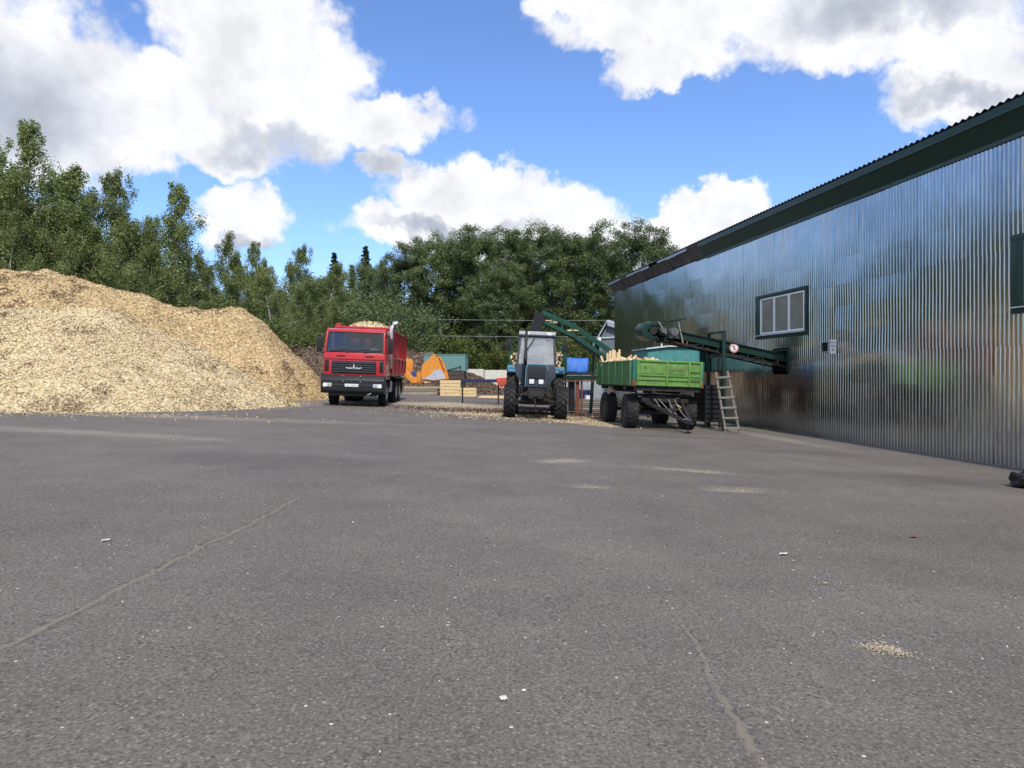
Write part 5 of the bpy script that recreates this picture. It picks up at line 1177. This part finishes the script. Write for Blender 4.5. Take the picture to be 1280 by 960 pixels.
# black pallet stack standing behind the trailer's wheel
bs = gx(884, 24.6); BS = empty('black_crate', bs, (0, 0, R(7)), 'black slatted plastic crate standing behind the green trailer by the portal', 'crate')
for k in range(7): MB().box(-.28, .28, -.5, .5, .35+k*.16, .35+k*.16+.11).build('slat', BLACK, BS)
MB().box(-.25, .25, -.46, .46, .2, 1.45).build('core', BLACK, BS)
for x, y in ((-.25, -.46), (.25, -.46), (-.25, .46), (.25, .46)): MB().box(x-.03, x+.03, y-.03, y+.03, 0, 1.5).build('corner_post', BLACK, BS)

# small grey shed with gable in the distance
sp = gx(770, 52); SH = empty('gable_shed', sp, (0, 0, R(-12)), 'small grey metal shed with pale gable roof beyond the end of the hall', 'shed')
MB().prism([(-1.3, 0), (2.6, 0), (2.6, 3.4), (-.65, 4.9), (-1.3, 4.05)], 'y', 0, 5).build('wall', SHEDW, SH) if False else None
ez = CAMZ+(HOR-424)/F*52-sp.z; rz2 = CAMZ+(HOR-400)/F*52-sp.z
MB().prism([(-1.2, 0), (1.9, 0), (1.9, ez+.55), (-.55, rz2-.15), (-1.2, ez)], 'y', 0, 5.5).build('wall', SHEDW, SH)
MB().prism([(-1.75, ez-.55), (-.6, rz2), (-.6, rz2-.14), (-1.68, ez-.68)], 'y', -.35, 5.8).build('roof_slope', GREYP, SH)
MB().prism([(-.595, rz2), (2.3, ez+.50), (2.3, ez+.36), (-.595, rz2-.14)], 'y', -.35, 5.8).build('roof_slope', SHEDR, SH)
MB().prism([(-.595, rz2-.142), (2.3, ez+.355), (2.3, ez+.06), (-.595, rz2-.42)], 'y', -.34, -.30).build('barge_board', GREYP, SH)
MB().tube([(-1.0, -.1, ez+.1), (.4, -.1, ez+.16)], .03, 6).build('pipe', WHITE, SH); MB().cbox((-1.2, -.2, ez), (.3, .25, .3)).build('lamp', WHITE, SH, .05)

# grey container, planks and barrel seen under the processor table
cp = gx(745, 44); GC = empty('grey_container', cp, (0, 0, 0), 'low grey blue steel container behind the log processor', 'container')
mb = MB()
MB().box(-1.6, 2.2, 0, 2, .25, 1.45).build('body', GREYP, GC, .02)
for k in range(12): MB().box(-1.55+k*.32, -1.45+k*.32, -.04, 0, .3, 1.4).build('rib', GREYP, GC)
MB().box(-1.6, 2.2, .1, 1.9, 0, .25).build('skid', DARKST, GC)
bp_ = gx(733, 37.5); o = MB().lathe([(.001, 0), (.29, 0), (.30, .02), (.29, .28), (.305, .3), (.29, .32), (.29, .58), (.305, .6), (.29, .62), (.30, .87), (.29, .89), (.001, .88)], (0, 0, 0), 'z', 20).build('barrel', NAVY); o.location = bp_+Vector((0, .9, 0)); tag(o, 'dark blue steel barrel behind the grey plank pile', 'barrel')
pp = gx(735, 35.5); PL = empty('grey_plank_pile', pp, (0, 0, R(3)), 'pile of weathered grey planks lying behind the processor post', 'plank pile')
r = np.random.default_rng(8)
for k in range(5):
    for j in range(4): MB().box(-.8+r.normal(0, .08), .9+r.normal(0, .08), j*.2, j*.2+.17, k*.10, k*.10+.07).build('plank', WOODG if (k+j) % 3 else pm('dull_plank', (.32, .29, .25), .85, var=.3, scale=5), PL)
o = MB().box(-.12, .12, -.1, .1, 0, .2).build('pale_block', WHITE); o.location = pp+Vector((.02, .3, .47)); o.rotation_euler = (0, .1, .3); tag(o, 'small white block on top of the grey plank pile', 'block')

# loader with raised bucket
lo = gx(500, 49.5); LO = empty('wheel_loader', lo, (0, 0, 0), 'orange wheel loader with worn steel edged bucket behind the red truck', 'loader')
k_ = 49.5/F
def lp_(px, py): p = at(px, py, 49.5); return (p.x-lo.x, p.z-lo.z)
mb = MB(); side = [lp_(*p) for p in ((529, 468), (532, 456), (545, 443.5), (551, 449), (557, 464), (559, 473), (545, 475), (531, 473))]
s2 = [lp_(*p) for p in ((530, 473.4), (545, 475.2), (559, 473), (557, 466), (552, 462), (545, 463), (541, 469))]
mb.prism(side, 'y', -1.3, -1.22); bk = mb.build('bucket', ORANGE, LO); MB().prism(side, 'y', 1.22, 1.3).build('far_side', ORANGE, bk)
mb = MB(); mb.prism(s2, 'y', -1.315, -1.302); mb.build('worn_side', WORN, bk)
mb = MB()
sh = [lp_(*p) for p in ((529, 467), (531.5, 456), (545, 443.5))]; sh2 = [lp_(*p) for p in ((529, 467), (531, 474), (545, 476), (559, 474))]
for pth in (sh, sh2):
    for a, b in zip(pth, pth[1:]): mb.bar((a[0], 0, a[1]), (b[0], 0, b[1]), 2.5, .05, up=(0, 0, 1))
mb.build('shell', ORANGE, bk)
a, b = lp_(551, 449), lp_(557, 464)
for k in range(6): t = k/5; MB().cbox((a[0]+(b[0]-a[0])*t+.03, -1.33, a[1]+(b[1]-a[1])*t), (.07, .05, .12)).build('edge_bolt', DARKST, bk)
mb = MB()
e = lp_(545, 476.5); e0 = lp_(530, 474); mb.prism([lp_(530, 474.5), lp_(545, 476.4), lp_(540, 478), lp_(534, 478.6)], 'y', -1.2, 1.2); mb.build('bucket_floor', pm('dusty_orange', (.62, .42, .22), .7), bk)
for y in (-.75, .75):
    mb = MB(); mb.prism([lp_(*p) for p in ((503, 462), (507, 459), (514, 466), (524, 476), (523, 479), (517, 478.5), (504, 467))], 'y', y-.10, y+.10); mb.build('boom_arm', ORANGE, LO, .02)
    mb = MB(); mb.prism([lp_(*p) for p in ((508, 462), (509.5, 449), (512, 448), (514.5, 452), (514, 465), (511, 465))], 'y', y-.07, y+.07); mb.build('bell_crank', ORANGE, LO, .02)
    mb = MB(); mb.prism([lp_(*p) for p in ((523, 466), (526, 464), (528, 470), (528, 478), (525, 478))], 'y', y-.08, y+.08); mb.build('bucket_link', ORANGE, LO, .02)
MB().cbox((lp_(517, 468)[0], -.3, lp_(517, 468)[1]), (.3, .4, .35)).build('blue_valve_block', pm('blue_block', (.04, .06, .3), .5), LO, .03)
mb = MB(); x0 = lp_(503, 465)[0]
mb.box(x0-3.0, x0-.2, -.6, .6, .75, 1.5); mb.box(x0-4.7, x0-3.1, -.95, .95, .9, 1.9); mb.build('chassis', DARKST, LO, .05)
MB().box(x0-3.6, x0-2.2, -.75, .75, 1.5, 3.0).build('cab', BLACK, LO, .06); MB().box(x0-3.7, x0-2.1, -.8, .8, 3.0, 3.1).build('cab_roof', ORANGE, LO, .03)
for x in (x0-.9, x0-3.8):
    for s in (-1, 1):
        t_ = tyre_mesh(.7, .45, .35, 0).build('wheel', RUBBER, LO, loc=(x, s*1.0, .7), rot=(0, 0, R(90)), smooth=True)
        MB().lathe([(.001, -s*.18), (.35, -s*.18), (.35, -s*.1), (.001, -s*.1)], n=18).build('rim', ORANGE, t_)
# teal container on a dark base
tc = gx(556, 54); TC = empty('teal_container', tc, (0, 0, R(-2)), 'faded teal corrugated container raised on a dark plank base', 'container')
z0_ = CAMZ+(HOR-463)/F*54-tc.z; z1_ = CAMZ+(HOR-443.5)/F*54-tc.z
bd = MB().box(-1.55, 1.55, 0, 2.2, z0_, z1_).build('body', TEALC, TC)
for k in range(26): MB().box(-1.53+k*.12, -1.47+k*.12, -.03, 0, z0_, z1_-.04).build('rib', TEALC, bd)
MB().box(-1.58, 1.58, -.05, 2.25, z1_, z1_+.05).build('top_rim', TEALC, TC)
for k in range(5): MB().box(-1.0, 1.45, .0, 2.1, .0+k*z0_/5, (k+1)*z0_/5-.03).build('sleeper', pm('dark_sleeper', (.075, .06, .05), .9, var=.3), TC)
MB().bar((.2, -.06, z0_+.02), (1.2, -.06, z0_+.28), .03, .04).build('latch_bar', BLACK, TC); MB().box(1.18, 1.23, -.08, -.03, z0_-.1, z0_+.4).build('latch_post', BLACK, TC)
# board stacks
def board_stack(px, d, wpx, hpx, rows, cols, label, deep=1.0, seed=0):
    b0_ = gx(px, d); r = np.random.default_rng(seed); o = empty('board_stack', b0_, (0, 0, R(r.normal(0, 2))), label, 'board stack'); wd = wpx/F*d; ht = hpx/F*d
    for k in range(rows):
        for c in range(cols):
            y = c*deep/cols; j = r.normal(0, .02)
            MB().box(-wd/2+j, wd/2+j, y, y+deep/cols-.012, k*ht/rows+.0, (k+1)*ht/rows-.022).build('board', WOODY, o)
    for x in (-wd/2+.12, wd/2-.12): MB().box(x-.03, x+.03, -.02, -.003, 0, ht-.02).build('batten', WOODY, o)
    return o
board_stack(562.5, 47, 25, 20, 5, 5, 'tall stack of yellow sawn boards in front of the loader bucket', 1.0, 1)
board_stack(585, 47.3, 19.5, 11, 3, 5, 'low stack of yellow sawn boards beside the taller stack', 1.0, 2)
bl_ = gx(528, 48.2); lg = empty('timber_pile', bl_, (0, 0, 0), 'long low pile of weathered pale timbers under the loader bucket', 'timber pile')
r = np.random.default_rng(9); TIMB = pm('dull_timber', (.33, .27, .18), .85, var=.3, scale=5)
for k in range(3):
    for j in range(3): MB().box(-1.25+r.normal(0, .08), 1.0+r.normal(0, .08), j*.3, j*.3+.26, k*.19, k*.19+.16).build('timber', WOODG if (k+j) % 2 else TIMB, lg)
MB().box(-.9, -.5, .0, .5, 0, .4).build('timber_gap', BLACK, lg) if False else None
lt = gx(620, 46); lg2 = empty('timber_pile', lt, (0, 0, R(-3)), 'few pale slabs lying on the ground behind the tractor wheel', 'timber pile')
for k in range(4): MB().box(-1.1+r.normal(0, .1), .9, k*.25, k*.25+.2, 0, .10+.04*(k % 2)).build('slab', WOODP, lg2)
# navy feed beam with red hood
nb_ = gx(602, 36.5); NB = empty('feed_beam', nb_, (0, 0, 0), 'navy blue horizontal feed beam with a red motor hood behind the tractor', 'feed beam')
zz = CAMZ+(HOR-476)/F*36.5-nb_.z
MB().box(-1.0, .95, -.12, .12, zz-.08, zz+.08).build('beam', NAVY, NB, .01)
for x in (-.97, .85): MB().box(x-.04, x+.04, -.05, .05, 0, zz-.08).build('leg', DARKST, NB)
MB().prism([(.72, zz+.14), (1.3, zz+.16), (1.25, zz-.25), (.98, zz-.34), (.80, zz-.15)], 'y', -.25, .25).build('motor_hood', REDM, NB, .05)
# concrete fence
FD = 75.0
fe = empty('concrete_fence', (0, FD, 0), (0, 0, 0), 'pale white concrete panel fence along the back of the yard', 'fence')
for k in range(-8, 13):
    x = k*2.5-.4; z = g(x)
    MB().box(x+.07, x+2.43, -.04, .04, z-.1, z+1.95).build('panel', CONC, fe); MB().box(x-.065, x+.065, -.09, .09, z-.1, z+2.02).build('post', pm('fence_post', (.32, .30, .26), .9), fe)
# overhead cables
for k, (py, d) in enumerate(((397, 74), (417.5, 74.5))):
    mb = MB(); p0 = at(380, py-2, d); p1 = at(800, py+3, d)
    mb.tube([p0+(p1-p0)*t+Vector((0, 0, -.5*4*t*(1-t)*.4)) for t in np.linspace(0, 1, 15)], .016, 5)
    tag(mb.build('overhead_cable', pm('cable_grey', (.35, .36, .36), .6)), ('upper' if k == 0 else 'lower')+' pale overhead cable strung in front of the tall trees', 'cable')
# black rubbish bag at the hall side
bp2 = gx(1289, 11.7)
bm = bmesh.new(); bmesh.ops.create_icosphere(bm, subdivisions=4, radius=1)
for v in bm.verts:
    p = v.co.copy(); n_ = .16*math.sin(7*p.x+2*p.z)+.11*math.sin(11*p.y+5*p.z)+.07*math.sin(19*p.x-9*p.y)
    arm = math.exp(-((p.x+1)/.35)**2-((p.z+.6)/.5)**2)
    v.co = Vector((p.x*(.25*(1+n_))-arm*.12, p.y*.24*(1+n_), max(-.004, (p.z*.5+.42)*.30*(1+.8*n_))))
me = bpy.data.meshes.new('rubbish_bag'); bm.to_mesh(me); bm.free(); me.shade_smooth(); me.materials.append(pm('black_film', (.012, .011, .013), .38, var=.3, bump=.5, bscale=25))
o = bpy.data.objects.new('rubbish_bag', me); C.objects.link(o); o.location = bp2; tag(o, 'crumpled black plastic bag lying on the asphalt by the hall', 'bag')
# litter lying on the asphalt
def gpt(px, py):
    d = 10.0
    for _ in range(40): d = (CAMZ-g((px-640)/F*d))*F/(py-HOR)
    return Vector(((px-640)/F*d, d, g((px-640)/F*d)+.006))
def pebble(name, px, py, sx, sy, sz, mat, label, cat, seed=0):
    bm = bmesh.new(); bmesh.ops.create_icosphere(bm, subdivisions=3, radius=1)
    for v in bm.verts:
        p = v.co; n_ = 1+.16*math.sin(3*p.x+seed)+.12*math.sin(5*p.y+2*seed); v.co = Vector((p.x*sx*n_, p.y*sy*n_, (p.z*.9+.7)*sz))
    me = bpy.data.meshes.new(name); bm.to_mesh(me); bm.free(); me.shade_smooth(); me.materials.append(mat); o = bpy.data.objects.new(name, me); C.objects.link(o); o.location = gpt(px, py); o.rotation_euler = (0, 0, seed); return tag(o, label, cat)
stone = pm('pale_stone', (.62, .57, .46), .8, var=.12, bump=.2)
pebble('pebble', 629, 875, .024, .018, .007, stone, 'pale cream lumpy pebble, the larger of two lying close together', 'pebble', 1)
pebble('pebble', 655, 865, .009, .008, .005, WHITE, 'tiny white pebble just beside the cream lumpy pebble', 'pebble', 2)
def leaf(px, py, L_, mat, label, cat, rot):
    mb = MB(); pts = [(-1, 0), (-.5, .35), (.1, .42), (.7, .22), (1.1, 0), (.6, -.3), (0, -.42), (-.6, -.28)]
    V = [(0, 0, .010)]+[(x*L_, y*L_, .004+.012*abs(math.sin(3*x+y))) for x, y in pts]; mb.add(V, [(0, i, i % 8+1) for i in range(1, 9)])
    o = mb.build('fallen_leaf', mat); o.location = gpt(px, py); o.rotation_euler = (0, 0, rot); return tag(o, label, cat)
pl_ = pm('pale_leaf', (.60, .58, .52), .7); bl2 = pm('brown_leaf', (.16, .08, .05), .8)
leaf(980, 694, .055, pl_, 'pale dry leaf lying on open asphalt', 'leaf', .3)
leaf(133, 677, .05, pl_, 'pale scrap lying left of the filled paving seam', 'leaf', 1.0)
leaf(1142, 672, .07, bl2, 'brown curled leaf on the asphalt toward the hall', 'leaf', .6)
# weeds along the foot of the hall
r = np.random.default_rng(21); n = 2600; v = r.uniform(0, 1, n)**.7; Yw = 21+v*22; Xw = 12.54-.147*Yw-np.abs(r.normal(.05, .28, n))-.05
keepw = fbm(Yw*.8, Xw*2, 4) > .40; Xw, Yw = Xw[keepw], Yw[keepw]; n = len(Xw); z = -.72*np.tanh(Xw/18); h = r.uniform(.03, .16, n); a = r.random(n)*6.28; wd = .012
B = np.stack([Xw, Yw, z], 1); dv = np.stack([np.cos(a), np.sin(a), 0*a], 1); ln = np.stack([r.normal(0, .05, n), r.normal(0, .05, n), h], 1)
V = np.stack([B-dv*wd, B+dv*wd, B+ln], 1).reshape(-1, 3)
tag(mesh_np('weeds', V, np.arange(3*n).reshape(n, 3), LEAF_H), 'short green weeds growing along the foot of the hall wall', 'weeds', kind='stuff')
